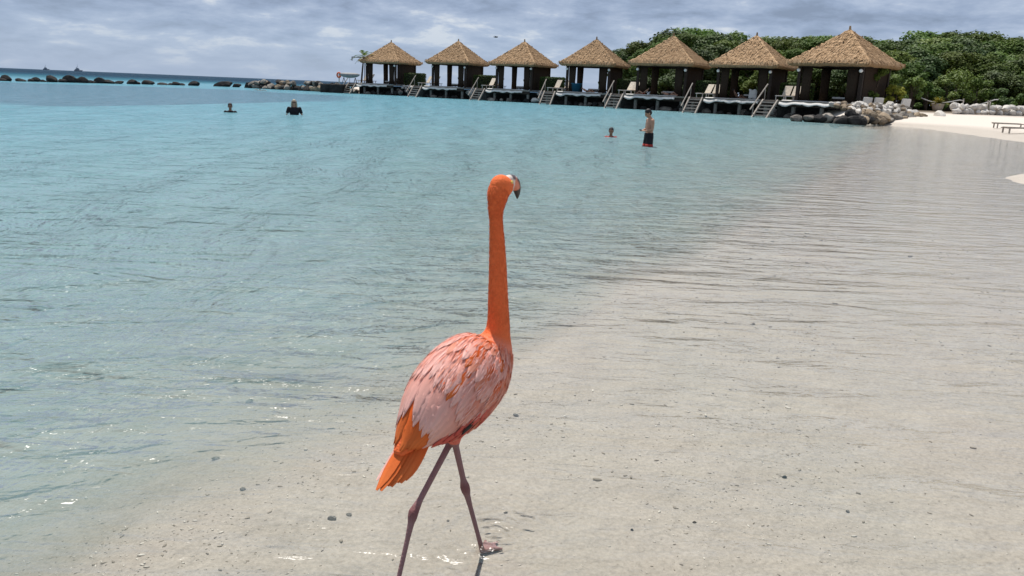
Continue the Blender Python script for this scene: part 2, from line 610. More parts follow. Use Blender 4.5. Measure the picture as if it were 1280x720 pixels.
def water_material():
    m = bpy.data.materials.new('sea_water')
    m.use_nodes = True
    t = m.node_tree
    t.nodes.remove(t.nodes['Principled BSDF'])
    out = t.nodes['Material Output']
    pos = N(t, 'NewGeometry').outputs['Position']
    dep = N(t, 'Attribute', attribute_name='depth').outputs['Fac']
    dark_patch = N(t, 'Attribute', attribute_name='dark_patch').outputs['Fac']
    # ---- body colour of the water by how deep it is
    wob = N(t, 'TexNoise', {'Vector': pos, 'Scale': 1.1, 'Detail': 4.0})
    dw = N(t, 'Math', {0: dep, 1: N(t, 'MapRange', {'Value': wob.outputs['Fac'], 'To Min': 0.75, 'To Max': 1.25}).outputs[0]}, operation='MULTIPLY').outputs[0]
    k = N(t, 'Math', {0: 2.718, 1: N(t, 'Math', {0: N(t, 'Math', {0: dw, 1: 0.03}, operation='SUBTRACT').outputs[0], 1: -1.7}, operation='MULTIPLY').outputs[0]}, operation='POWER').outputs[0]
    turb = N(t, 'Math', {0: 1.0, 1: k}, operation='SUBTRACT', use_clamp=True).outputs[0]
    body = N(t, 'ValToRGB', {0: N(t, 'MapRange', {'Value': dep, 'From Min': 0.0, 'From Max': 10.0}).outputs[0]})
    ce = body.color_ramp.elements
    ce[0].position = 0.0
    ce[0].color = (0.31, 0.43, 0.395, 1)
    ce[1].position = 1.0
    ce[1].color = (0.004, 0.028, 0.055, 1)
    for p, c in ((0.05, (0.26, 0.425, 0.43, 1)), (0.12, (0.165, 0.355, 0.41, 1)), (0.2, (0.10, 0.29, 0.37, 1)), (0.35, (0.03, 0.15, 0.20, 1)), (0.6, (0.012, 0.06, 0.10, 1))):
        x = ce.new(p)
        x.color = c
    bmix = N(t, 'Mix', {'Factor': dark_patch, 'B': (0.085, 0.165, 0.225, 1)}, data_type='RGBA')  # mixes a darker blue-grey into the body colour over the patch
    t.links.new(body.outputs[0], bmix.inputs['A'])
    # ---- ripples
    mp1 = N(t, 'Mapping', {'Vector': pos, 'Rotation': (0, 0, R(8)), 'Scale': (0.55, 1.6, 1)})
    w1 = N(t, 'TexNoise', {'Vector': mp1.outputs[0], 'Scale': 2.3, 'Detail': 3.0, 'Roughness': 0.5, 'Distortion': 0.6})
    mp2 = N(t, 'Mapping', {'Vector': pos, 'Rotation': (0, 0, R(-14)), 'Scale': (0.6, 1.5, 1)})
    w2 = N(t, 'TexNoise', {'Vector': mp2.outputs[0], 'Scale': 7.5, 'Detail': 3.0, 'Roughness': 0.55, 'Distortion': 0.8})
    mp0 = N(t, 'Mapping', {'Vector': pos, 'Rotation': (0, 0, R(-6)), 'Scale': (0.30, 1.0, 1)})
    w0 = N(t, 'TexNoise', {'Vector': mp0.outputs[0], 'Scale': 1.0, 'Detail': 2.5, 'Roughness': 0.5, 'Distortion': 0.9})
    rid = N(t, 'Math', {0: 1.0, 1: N(t, 'Math', {0: N(t, 'Math', {0: w0.outputs['Fac'], 1: 0.5}, operation='SUBTRACT').outputs[0]}, operation='ABSOLUTE').outputs[0]}, operation='SUBTRACT')
    amp0 = N(t, 'MapRange', {'Value': dep, 'From Min': 0.04, 'From Max': 0.6, 'To Min': 0.12, 'To Max': 1.0}).outputs[0]
    w3 = N(t, 'TexNoise', {'Vector': pos, 'Scale': 24.0, 'Detail': 2.0, 'Distortion': 0.5})
    # ripples die out in the film of water on the shelf
    amp = N(t, 'MapRange', {'Value': dep, 'From Min': 0.0, 'From Max': 0.45, 'To Min': 0.20, 'To Max': 1.0}).outputs[0]
    mpg = N(t, 'Mapping', {'Vector': pos, 'Rotation': (0, 0, R(5)), 'Scale': (1.05, 0.42, 1)})
    wg = N(t, 'TexNoise', {'Vector': mpg.outputs[0], 'Scale': 0.95, 'Detail': 5.0, 'Roughness': 0.62, 'Distortion': 0.7})
    ampg = N(t, 'MapRange', {'Value': dep, 'From Min': 0.05, 'From Max': 0.7, 'To Min': 0.02, 'To Max': 1.0}).outputs[0]
    bg = N(t, 'Bump', {'Strength': ampg, 'Distance': 0.75, 'Height': wg.outputs['Fac']})
    b0 = N(t, 'Bump', {'Strength': amp0, 'Distance': 0.60, 'Height': rid.outputs[0], 'Normal': bg.outputs[0]})
    b1 = N(t, 'Bump', {'Strength': amp, 'Distance': 0.13, 'Height': w1.outputs['Fac'], 'Normal': b0.outputs[0]})
    b2 = N(t, 'Bump', {'Strength': amp, 'Distance': 0.034, 'Height': w2.outputs['Fac'], 'Normal': b1.outputs[0]})
    b3 = N(t, 'Bump', {'Strength': 0.8, 'Distance': 0.0022, 'Height': w3.outputs['Fac'], 'Normal': b2.outputs[0]})
    # rings round the bird's foot
    vd = N(t, 'VectorMath', {0: pos, 1: (FOOT.x, FOOT.y, 0)}, operation='DISTANCE').outputs['Value']
    nzr = N(t, 'Math', {0: N(t, 'TexNoise', {'Vector': pos, 'Scale': 9.0, 'Detail': 2.0}).outputs['Fac'], 1: 0.10}, operation='MULTIPLY').outputs[0]
    vr = N(t, 'Math', {0: vd, 1: nzr}, operation='ADD').outputs[0]
    sn = N(t, 'Math', {0: N(t, 'Math', {0: vr, 1: 95.0}, operation='MULTIPLY').outputs[0]}, operation='SINE').outputs[0]
    ex = N(t, 'Math', {0: 2.718, 1: N(t, 'Math', {0: vd, 1: -5.5}, operation='MULTIPLY').outputs[0]}, operation='POWER').outputs[0]
    rg = N(t, 'Math', {0: sn, 1: ex}, operation='MULTIPLY').outputs[0]
    b4 = N(t, 'Bump', {'Strength': 1.0, 'Distance': 0.006, 'Height': rg, 'Normal': b3.outputs[0]})
    nrm = b4.outputs[0]
    tr = N(t, 'BsdfTransparent', {'Color': (0.945, 0.955, 0.95, 1)})
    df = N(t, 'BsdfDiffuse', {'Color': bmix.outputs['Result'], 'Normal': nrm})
    under = N(t, 'MixShader', {0: turb, 1: tr.outputs[0], 2: df.outputs[0]})
    fr = N(t, 'Fresnel', {'IOR': 1.33, 'Normal': nrm})
    # open sea is roughened by waves too small to draw: less mirror-like at grazing angles
    opn = N(t, 'MapRange', {'Value': dep, 'From Min': 1.2, 'From Max': 5.0, 'To Min': 1.0, 'To Max': 0.30}).outputs[0]
    frs = N(t, 'Math', {0: fr.outputs[0], 1: opn}, operation='MULTIPLY')
    gl = N(t, 'BsdfGlossy', {'Color': (1, 1, 1, 1), 'Roughness': 0.11, 'Normal': nrm})
    fin = N(t, 'MixShader', {0: frs.outputs[0], 1: under.outputs[0], 2: gl.outputs[0]})
    t.links.new(fin.outputs[0], out.inputs[0])
    return m


me, TX, TY, DEP = grid_mesh('seabed', terrain_z)
ground = tag(link('ground', me, sand_material()), 'pale coral sand of the beach and the sea bed', kind='structure')


def water_z(X, Y):
    return np.zeros_like(X), np.zeros_like(X)


mw, _x, _y, _d = grid_mesh('water', water_z)
at = mw.attributes.new('depth', 'FLOAT', 'POINT')
at.data.foreach_set('value', DEP.astype(np.float32))
at = mw.attributes.new('dark_patch', 'FLOAT', 'POINT')  # soft-edged patch of darker water colour on the left of the lagoon
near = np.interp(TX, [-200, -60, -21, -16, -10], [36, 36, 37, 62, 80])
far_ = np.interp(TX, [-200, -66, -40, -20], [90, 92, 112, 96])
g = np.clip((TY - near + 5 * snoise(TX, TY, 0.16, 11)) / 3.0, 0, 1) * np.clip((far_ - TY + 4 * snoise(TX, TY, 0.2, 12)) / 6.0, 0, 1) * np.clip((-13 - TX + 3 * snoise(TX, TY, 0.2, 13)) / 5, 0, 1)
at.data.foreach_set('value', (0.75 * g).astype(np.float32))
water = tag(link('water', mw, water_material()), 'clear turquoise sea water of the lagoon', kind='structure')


def ground_z(x, y):
    z, _ = terrain_z(np.array([[float(x)]]), np.array([[float(y)]]))
    return float(z[0, 0])


# ------------------------------------------------------------------ the flamingo
PHI = R(38)
BH = Vector((math.sin(PHI), math.cos(PHI), 0))     # the way it walks
BT = Vector((math.cos(PHI), -math.sin(PHI), 0))    # its right side
BO = Vector((-0.2, 2.46, 0))


def bird_st(px, py, t):
    """point of the bird's own lengthwise plane (offset t to its right) as (s, t, z)"""
    d = ray(px, py)
    C = Vector((0, 0, CAM_H))
    k = (t - (C - BO).dot(BT)) / d.dot(BT)
    p = C + d * k
    return Vector(((p - BO).dot(BH), t, p.z))


def smooth_path(keys, n):
    """Catmull-Rom through key rows"""
    K = np.array(keys, float)
    m = len(K)
    out = []
    for q in np.linspace(0, m - 1, n):
        i = min(int(q), m - 2)
        f = q - i
        p0, p1, p2, p3 = K[max(i - 1, 0)], K[i], K[i + 1], K[min(i + 2, m - 1)]
        out.append(0.5 * (2 * p1 + (p2 - p0) * f + (2 * p0 - 5 * p1 + 4 * p2 - p3) * f * f + (3 * p1 - p0 - 3 * p2 + p3) * f ** 3))
    return np.array(out)


# (s, z, half width, half height) from tail to neck base, then up the neck
TRUNK = [(-0.22, 0.482, 0.018, 0.012), (-0.185, 0.506, 0.040, 0.030), (-0.145, 0.533, 0.066, 0.062), (-0.075, 0.574, 0.104, 0.112), (0.01, 0.615, 0.122, 0.142),
         (0.09, 0.645, 0.125, 0.150), (0.165, 0.680, 0.112, 0.136), (0.222, 0.718, 0.080, 0.094), (0.251, 0.768, 0.047, 0.053)]
NECK = [(0.256, 0.82, 0.0375, 0.040), (0.250, 0.90, 0.0335, 0.0355), (0.243, 1.00, 0.0295, 0.031), (0.233, 1.10, 0.0252, 0.0265),
        (0.223, 1.180, 0.0218, 0.0232), (0.222, 1.222, 0.0255, 0.0300), (0.229, 1.258, 0.0305, 0.0405), (0.238, 1.285, 0.031, 0.038)]


def flamingo():
    root = thing('flamingo', 'tall pink and orange flamingo striding away through the shallows', 'flamingo', BO, 0)
    root.rotation_euler = (0, 0, math.pi / 2 - PHI)      # local x = forward, y = left, z = up
    L = lambda s, t, z: Vector((s, -t, z))
    path = smooth_path(TRUNK + NECK, 70)
    bm = bmesh.new()
    n = 28
    rings = []
    for i, p in enumerate(path):
        a, b = path[max(i - 1, 0)], path[min(i + 1, len(path) - 1)]
        tx, tz = b[0] - a[0], b[1] - a[1]
        l = math.hypot(tx, tz)
        nx, nz = -tz / l, tx / l
        rings.append([bm.verts.new(L(p[0] + nx * p[3] * math.cos(q), p[2] * math.sin(q), p[1] + nz * p[3] * math.cos(q))) for q in [2 * math.pi * k / n for k in range(n)]])
    for a, b in zip(rings, rings[1:]):
        for k in range(n):
            bm.faces.new((a[k], a[(k + 1) % n], b[(k + 1) % n], b[k]))
    bm.faces.new(rings[0][::-1])
    bm.faces.new(rings[-1])
    # head
    hm = Matrix.Rotation(R(14), 3, 'Y')
    ball(bm, L(0.244, 0, 1.283), (0.047, 0.033, 0.041), 20, 14, hm)
    ball(bm, L(0.272, 0, 1.285), (0.032, 0.024, 0.030), 16, 10, hm)
    # thighs in their feathers
    legs = []
    for side, knee_px, foot, hipx in ((-1, (517, 640), None, 0.005), (1, (581, 608), (604, 667), 0.035)):
        tt = 0.016 * side
        knee = bird_st(knee_px[0], knee_px[1], tt)
        exit_ = bird_st(562 if side < 0 else 569, 555, tt)
        hip = knee + (exit_ - knee) * 1.32
        if foot:
            ft = bird_st(foot[0], foot[1], tt)
        else:
            ft = knee + Vector((-0.075, 0, -knee.z + 0.0)) 
        ft.z = -0.045
        if side == -1:
            q = bird_st(500, 715, tt)
            k = (knee.z - ft.z) / (knee.z - q.z)
            ft = knee + (q - knee) * k
        th = hip + (knee - hip) * 0.26
        loft(bm, [L(*(hip + Vector((0.02, 0, 0.06)))), L(*hip), L(*(hip + (knee - hip) * 0.15)), L(*th)], [0.05, 0.042, 0.026, 0.014], n=14, up=Vector((0, 1, 0)))
        P, rad = [], []
        for f, r in ((0.0, 0.020), (0.25, 0.0120), (0.6, 0.0108), (0.86, 0.0106), (0.94, 0.0142), (1.0, 0.0175)):
            P.append(L(*(hip + (knee - hip) * f)))
            rad.append(r)
        for f, r in ((0.06, 0.0165), (0.13, 0.0118), (0.3, 0.0092), (0.7, 0.0085), (0.94, 0.010), (1.0, 0.011)):
            P.append(L(*(knee + (ft - knee) * f)))
            rad.append(r)
        loft(bm, P, rad, n=12, up=Vector((0, 1, 0)))
        # webbed foot: three forward toes and the web between them
        for a, ln in ((-32, 0.078), (0, 0.088), (32, 0.078)):
            dv = Vector((math.cos(R(a)), math.sin(R(a)), 0))
            loft(bm, [L(*(ft + Vector((-0.006, 0, 0.004)))), L(*(ft + dv * ln * 0.5 + Vector((0, 0, 0.006)))), L(*(ft + dv * ln + Vector((0, 0, -0.001))))],
                 [0.010, 0.0085, 0.0055], n=8, up=Vector((0, 0, 1)))
        for a in (-16, 16):
            dv = Vector((math.cos(R(a)), math.sin(R(a)), 0))
            loft(bm, [L(*ft), L(*(ft + dv * 0.035 + Vector((0, 0, 0.002)))), L(*(ft + dv * 0.064))], [(0.009, 0.006), (0.014, 0.006), (0.020, 0.005)], n=10, up=Vector((0, 0, 1)))
        legs.append((hip, knee, ft))
    me = remeshed(bm, 0.0042, 5, 0.5)
    C = co_array(me)
    s, t, z = C[:, 0], -C[:, 1], C[:, 2]
    col = np.zeros((len(C), 3))
    # plumage: pink trunk, orange-red neck and head
    pink, coral, orange = np.array([0.74, 0.34, 0.27]), np.array([0.72, 0.145, 0.06]), np.array([0.79, 0.155, 0.045])
    k = np.clip((z - 0.70 + 0.5 * (s - 0.2)) / 0.09, 0, 1)[:, None]
    col[:] = pink * (1 - k) + orange * k
    kb = np.clip((0.56 - z) / 0.08, 0, 1)[:, None] * (np.abs(s) < 0.12)[:, None]
    col[:] = col * (1 - kb) + np.array([0.68, 0.17, 0.12]) * kb
    km = np.clip((z - 1.20) / 0.06, 0, 1)[:, None]
    col[:] = col * (1 - 0.25 * km) + np.array([0.80, 0.17, 0.04]) * 0.25 * km
    face = (s > 0.283) & (z > 1.2)
    col[face] = (0.62, 0.50, 0.44)
    # bare legs: mauve grey with dark red joints
    dleg = np.full(len(C), 9.0)
    dk = np.full(len(C), 9.0)
    for hip, knee, ft in legs:
        for a, b in ((hip + (knee - hip) * 0.26, knee), (knee, ft)):
            a_, b_ = np.array((a.x, a.y, a.z)), np.array((b.x, b.y, b.z))
            Q = np.stack([s, t, z], -1)
            f = np.clip(((Q - a_) @ (b_ - a_)) / ((b_ - a_) @ (b_ - a_)), 0, 1)
            dleg = np.minimum(dleg, np.linalg.norm(Q - a_ - f[:, None] * (b_ - a_), axis=1))
        dk = np.minimum(dk, np.linalg.norm(np.stack([s - knee.x, t - knee.y, z - knee.z], -1), axis=1))
    kt = np.clip((-0.09 - s) / 0.06, 0, 1)[:, None] * (z > 0.40)[:, None]
    col[:] = col * (1 - kt) + orange * kt
    isleg = (dleg < 0.03) & (z < 0.445)
    col[isleg] = (0.29, 0.165, 0.165)
    kk = np.clip(1 - dk / 0.035, 0, 1)[:, None] * isleg[:, None]
    col = col * (1 - kk) + np.array([0.15, 0.035, 0.035]) * kk
    foot = (z < -0.01)
    col[foot] = (0.36, 0.20, 0.19)
    set_color(me, col)
    body = link('body', me, mat('flamingo_skin', (1, 1, 1), 0.75, 0.12, 60.0, 0.004, 130.0, 0.2, attr='tint'), root)

    # ---- bill
    bm = bmesh.new()
    P = [(0.272, 1.293), (0.288, 1.297), (0.303, 1.297), (0.317, 1.289), (0.327, 1.275), (0.332, 1.258), (0.3335, 1.245), (0.333, 1.236)]
    rad = [(0.018, 0.025), (0.0185, 0.0245), (0.0175, 0.023), (0.0155, 0.021), (0.0125, 0.0175), (0.009, 0.0125), (0.005, 0.007), (0.0012, 0.002)]
    pp = smooth_path([(a, b, c, d) for (a, b), (c, d) in zip(P, rad)], 30)
    n = 18
    rings = []
    for i, p in enumerate(pp):
        a, b = pp[max(i - 1, 0)], pp[min(i + 1, len(pp) - 1)]
        tx, tz = b[0] - a[0], b[1] - a[1]
        l = math.hypot(tx, tz)
        nx, nz = -tz / l, tx / l
        rings.append([bm.verts.new(L(p[0] + nx * p[3] * math.cos(q), p[2] * math.sin(q) * (1 - 0.18 * (abs(math.cos(q)) < 0.2)), p[1] + nz * p[3] * math.cos(q))) for q in [2 * math.pi * k / n for k in range(n)]])
    for a, b in zip(rings, rings[1:]):
        for k in range(n):
            bm.faces.new((a[k], a[(k + 1) % n], b[(k + 1) % n], b[k]))
    bm.faces.new(rings[0][::-1])
    bm.faces.new(rings[-1])
    bmesh.ops.recalc_face_normals(bm, faces=bm.faces[:])
    bill = bm_obj('bill', bm, mat('bill_horn', (1, 1, 1), 0.35, 0.08, 90.0, 0.0005, 200, 0.5, attr='tint'), root, True)
    C = co_array(bill.data)
    ring_i = np.repeat(np.arange(len(pp)), n) / (len(pp) - 1)
    ang = np.tile(np.arange(n) * 2 * math.pi / n, len(pp))
    side = np.abs(np.sin(ang))
    top = np.cos(ang)
    col = np.tile(np.array([0.70, 0.58, 0.50]), (len(C), 1))
    col[(ring_i > 0.16) & (ring_i < 0.30) & (top > 0.35)] = (0.10, 0.07, 0.07)
    pk = (ring_i > 0.26) & (ring_i < 0.62) & (top < 0.55)
    col[pk] = (0.62, 0.19, 0.11)
    bk = (ring_i > 0.62) | ((ring_i > 0.34) & (top > 0.5))
    col[bk] = (0.012, 0.012, 0.014)
    set_color(bill.data, col)
    for sd in (-1, 1):
        bm = bmesh.new()
        ball(bm, L(0.268, 0.0255 * sd, 1.300), 0.0055, 12, 8)
        bm_obj('eye', bm, mat('eye_yellow', (0.7, 0.5, 0.12), 0.15, 0.1, 50, spec=0.6), root, True)

    # ---- feathers laid over the trunk like shingles
    tp = smooth_path(TRUNK, 120)
    seg = np.hypot(np.diff(tp[:, 0]), np.diff(tp[:, 1]))
    arc = np.concatenate([[0], np.cumsum(seg)])
    LEN = arc[-1]                                        # u = 0 at neck base, LEN at tail

    def surf(u, th, h):
        """point on the trunk: u metres back from the neck, th round from the spine (+ = right), h proud of the skin"""
        q = np.clip(LEN - u, 0, LEN)
        p = [np.interp(q, arc, tp[:, i]) for i in range(4)]
        e = 0.01
        a = [np.interp(np.clip(q - e, 0, LEN), arc, tp[:, i]) for i in (0, 1)]
        b = [np.interp(np.clip(q + e, 0, LEN), arc, tp[:, i]) for i in (0, 1)]
        tx, tz = b[0] - a[0], b[1] - a[1]
        l = math.hypot(tx, tz) or 1
        tx, tz = tx / l, tz / l
        nx, nz = -tz, tx
        rw, rh = p[2] + h, p[3] + h
        ext = max(u - LEN, 0)
        return Vector((p[0] + nx * rh * math.cos(th) - tx * ext, -(rw * math.sin(th)), p[1] + nz * rh * math.cos(th) - tz * ext))

    FCOL = {'feather_pale': ((0.80, 0.33, 0.25), (0.88, 0.53, 0.46)), 'feather_pink': ((0.78, 0.26, 0.17), (0.84, 0.46, 0.39)),
            'feather_coral': ((0.74, 0.14, 0.04), (0.82, 0.36, 0.25)), 'feather_orange': ((0.70, 0.10, 0.010), (0.80, 0.20, 0.05)),
            'feather_rose': ((0.70, 0.20, 0.14), (0.66, 0.11, 0.085)), 'feather_black': ((0.02, 0.018, 0.018), (0.03, 0.025, 0.025))}
    fmat = mat('feather_vane', (1, 1, 1), 0.6, 0.07, 12.0, 0.0010, 170.0, 0.2, attr='tint', objvar=0.06, translucent=0.2)

    def paint(o, mname, n_along, n_across):
        c0, c1 = (np.array(c) for c in FCOL[mname])
        j = rng.uniform(-0.12, 0.12)
        a = np.repeat(np.linspace(0, 1, n_along), n_across)
        b = np.tile(np.linspace(-1, 1, n_across), n_along)
        k = np.clip((a - 0.12 + j) * 1.25, 0, 1)[:, None]
        c = c0 * (1 - k) + c1 * k
        c = c * (1 - 0.10 * (np.abs(b) < 0.2))[:, None]           # darker shaft
        set_color(o.data, np.clip(np.concatenate([c, c]), 0, 1))
        return o
    NA, NB = 9, 5

    def feather(u0, th0, length, width, h0, h1, sweep, mname, name='feather', cup=0.12, point=0.55, tip=0.0):
        """one feather from root (u0, th0) towards the tail; sweep turns it down the flank"""
        vs, fs = [], []
        ragged = rng.uniform(-0.06, 0.06)
        for i in range(NA):
            a = i / (NA - 1)
            wd = width * (min(1.0, 0.45 + 1.6 * a)) * (1 - max(0, (a - point) / (1 - point)) ** 2.2 * 0.93)
            for j in range(NB):
                b = (j / (NB - 1) - 0.5)
                u = u0 + a * length * math.cos(sweep) - b * wd * math.sin(sweep)
                q = np.interp(np.clip(LEN - u, 0, LEN), arc, (tp[:, 2] + tp[:, 3]) / 2)
                q = max(q, 0.045)
                sg = 1 if th0 >= 0 else -1
                th = th0 + (sg * a * length * math.sin(sweep) + b * wd * math.cos(sweep) * (1 + ragged)) / q
                h = h0 + (h1 - h0) * a - cup * wd * (2 * b) ** 2 * 0.5 + tip * a * a + 0.0009 * math.sin(a * 17 + b * 9)
                vs.append(surf(u, th, h))
        for i in range(NA - 1):
            for j in range(NB - 1):
                q = i * NB + j
                fs.append((q, q + 1, q + NB + 1, q + NB))
        # thickness: a second skin just below
        m = len(vs)
        cen = surf(u0 + length * 0.5, th0, -0.02)
        axp = Vector((np.interp(LEN - min(u0 + length / 2, LEN), arc, tp[:, 0]), 0, np.interp(LEN - min(u0 + length / 2, LEN), arc, tp[:, 1])))
        vs2 = [v + (axp - v).normalized() * 0.0007 for v in vs]
        fs += [tuple(m + k for k in f[::-1]) for f in fs]
        edge = [j for j in range(NB)] + [i * NB + NB - 1 for i in range(1, NA)] + [(NA - 1) * NB + j for j in range(NB - 2, -1, -1)] + [i * NB for i in range(NA - 2, 0, -1)]
        for k in range(len(edge)):
            a, b = edge[k], edge[(k + 1) % len(edge)]
            fs.append((b, a, m + a, m + b))
        return paint(mesh_obj(name, vs + vs2, fs, fmat, root, True), mname, NA, NB)

    def pick(ws):
        x = rng.random() * sum(w for _, w in ws)
        for nme, w in ws:
            x -= w
            if x <= 0:
                return nme
        return ws[-1][0]

    # contour feathers in staggered rows, neck to rump
    u = 0.045
    row = 0
    while u < LEN - 0.10:
        q = np.interp(LEN - u, arc, (tp[:, 2] + tp[:, 3]) / 2)
        wd = 0.030 + 0.012 * min(1, u / 0.2)
        cnt = max(7, int(2 * R(132) * q / (wd * 0.78)))
        for i in range(cnt):
            th = -R(132) + 2 * R(132) * (i + 0.5 + 0.5 * (row % 2)) / (cnt + 0.5) + rng.uniform(-0.06, 0.06)
            if th < -R(80) or (u > 0.17 and abs(th) < R(92)):
                continue
            d = math.degrees(th)
            if u < 0.10:
                ws = [('feather_orange', 3), ('feather_coral', 3), ('feather_pink', 1)] if d < 70 else [('feather_pink', 3), ('feather_coral', 1)]
            elif 12 < d < 48:
                ws = [('feather_orange', 2.2), ('feather_coral', 3), ('feather_pink', 2)]
            elif d > 100:
                ws = [('feather_pink', 3), ('feather_coral', 2), ('feather_pale', 1)]
            else:
                ws = [('feather_pale', 3), ('feather_pink', 4), ('feather_coral', 0.5)]
            ln = (0.055 + 0.035 * min(1, u / 0.2)) * rng.uniform(0.88, 1.12)
            sw = R(6 + 0.16 * abs(d)) + rng.uniform(-0.1, 0.1)
            feather(u + rng.uniform(-0.004, 0.004), th, ln, wd * rng.uniform(0.9, 1.15), 0.0010, 0.0048 + rng.uniform(-0.0008, 0.0010), sw, pick(ws), point=0.40)
        u += 0.034 + 0.010 * min(1, u / 0.2)
        row += 1
    # long scapulars and coverts of the folded wings, tier over tier, then the orange flight feathers
    for sd in (1, -1):
        for u0, cnt, a0, da, ln0, wd, h0, h1, ws in (
                (0.115, 11, 4, 9.5, 0.140, 0.040, 0.0034, 0.0082, [('feather_pale', 3), ('feather_pink', 3), ('feather_coral', 1.2)]),
                (0.180, 11, 7, 9.3, 0.175, 0.042, 0.0026, 0.0070, [('feather_pale', 5), ('feather_pink', 1.5), ('feather_coral', 0.5)]),
                (0.250, 9, 5, 11.0, 0.215, 0.047, 0.0018, 0.0060, [('feather_pale', 5), ('feather_pink', 1)])):
            for k in range(cnt):
                d = a0 + da * k + rng.uniform(-2, 2)
                cut = 1.0 - 0.0022 * max(0, d - 40)
                nm = pick(ws)
                if u0 < 0.25 and 20 < d < 45 and rng.random() < 0.6:
                    nm = pick([('feather_orange', 1), ('feather_coral', 1)])
                feather(u0 + 0.0006 * d + rng.uniform(-0.01, 0.01), sd * R(d), ln0 * cut * rng.uniform(0.92, 1.06), wd * rng.uniform(0.9, 1.12), h0, h1 + rng.uniform(-0.0008, 0.0008), R(2 + 0.13 * d) + rng.uniform(-0.05, 0.05), nm, point=0.50, cup=0.07)
        for k in range(9):
            d = 14 + 12 * k
            feather(0.375 - 0.0005 * d + rng.uniform(-0.008, 0.008), sd * R(d), 0.185 + rng.uniform(-0.012, 0.012), 0.046, 0.0012, 0.0042, R(3 + 0.05 * d), 'feather_orange' if k < 8 else 'feather_rose', point=0.6)
        for k in range(16):                               # rosy tuft over the thigh
            feather(0.20 + 0.012 * k, sd * R(112 + 17 * (k % 3) + rng.uniform(-4, 4)), 0.10, 0.034, 0.003, 0.012, R(6), pick([('feather_rose', 3), ('feather_coral', 1)]), point=0.6)
        feather(0.30, sd * R(112), 0.085, 0.024, 0.006, 0.016, R(6), 'feather_black', point=0.7)
    # tail fan: straight feathers from the rump, roofed over one another
    d0 = Vector((-0.72, 0, -0.70)).normalized()
    n0 = Vector((-d0.z, 0, d0.x)) * -1 if d0.z > 0 else Vector((d0.z, 0, -d0.x))
    if n0.z < 0:
        n0 = -n0
    for k in range(13):
        f = (k - 6) / 6.0
        dv = (d0 + Vector((0, -1, 0)) * ((0.12 if k < 2 else 0.06) * f) - n0 * (0.05 * abs(f))).normalized()
        sidev = dv.cross(n0).normalized()
        nn = (n0 + Vector((0, -1, 0)) * (0.55 * f)).normalized()
        sidev = dv.cross(nn).normalized()
        root_p = L(-0.105, 0.034 * f, 0.580 - 0.034 * abs(f)) + nn * (0.004 * (1 - abs(f)) + 0.0015 * (k % 2))
        ln = 0.275 - 0.075 * abs(f) + rng.uniform(-0.03, 0.012)
        wd = 0.043
        vs, fs = [], []
        for i in range(NA):
            a = i / (NA - 1)
            w = wd * (0.75 + 0.25 * min(1, a * 2.2)) * (1 - max(0, (a - 0.55) / 0.45) ** 2.6 * 0.80)
            for j in range(NB):
                b = j / (NB - 1) - 0.5
                vs.append(root_p + dv * (ln * a) + sidev * (w * b) + nn * (0.016 * a * (1 - a) - 0.10 * w * (2 * b) ** 2 + 0.0008 * math.sin(13 * a + k)))
        for i in range(NA - 1):
            for j in range(NB - 1):
                q = i * NB + j
                fs.append((q, q + 1, q + NB + 1, q + NB))
        m = len(vs)
        vs2 = [v - nn * 0.0012 for v in vs]
        fs += [tuple(m + q for q in ff[::-1]) for ff in fs]
        nm = 'feather_black' if k == 4 else ('feather_pale' if k in (0, 1) else 'feather_orange')
        if nm == 'feather_black':
            vs, vs2 = [v - nn * 0.002 for v in vs], [v - nn * 0.002 for v in vs2]
        paint(mesh_obj('tail_feather', vs + vs2, fs, fmat, root, True), nm, NA, NB)

    # ---- short plumes of neck and breast, too small to tell apart
    vs, fs, cols = [], [], []
    npth = smooth_path(TRUNK[6:] + NECK, 60)
    for i in range(3400):
        q = rng.random() ** 0.9 * (len(npth) - 2)
        a = int(q)
        p = npth[a] * (1 - q + a) + npth[a + 1] * (q - a)
        tg = (npth[a + 1] - npth[a])[:2]
        tg = tg / np.hypot(*tg)
        nx, nz = -tg[1], tg[0]
        th = rng.uniform(0, 2 * math.pi)
        c, sn = math.cos(th), math.sin(th)
        base = L(p[0] + nx * p[3] * c, p[2] * sn, p[1] + nz * p[3] * c)
        nor = L(nx * c, sn, nz * c).normalized()
        tan = L(-tg[0], 0, -tg[1]).normalized()
        sidev = nor.cross(tan).normalized()
        big = np.interp(p[1], [0.7, 0.8, 1.25], [1.7, 1.0, 0.6])
        ln, w = 0.013 * big * rng.uniform(0.7, 1.2), 0.0040 * big
        tan = (tan + sidev * rng.uniform(-0.3, 0.3)).normalized()
        m = len(vs)
        vs += [base - sidev * w * 0.5, base + sidev * w * 0.5, base + tan * ln * 0.6 + nor * 0.0012 + sidev * w * 0.45, base + tan * ln + nor * 0.0014, base + tan * ln * 0.6 + nor * 0.0012 - sidev * w * 0.45]
        fs += [(m, m + 1, m + 2, m + 3, m + 4)]
        kk = min(1, max(0, (p[1] - 0.69 + 0.15 * c) / 0.08))
        cc = pink * (1 - kk) + orange * kk
        cc = cc * rng.uniform(0.93, 1.10)
        cols += [cc] * 5
    pl = mesh_obj('plumage', vs, fs, MATS['flamingo_skin'], root, True)
    # loose barbs that blur the feather edges on back and wings
    bv, bf, bc = [], [], []
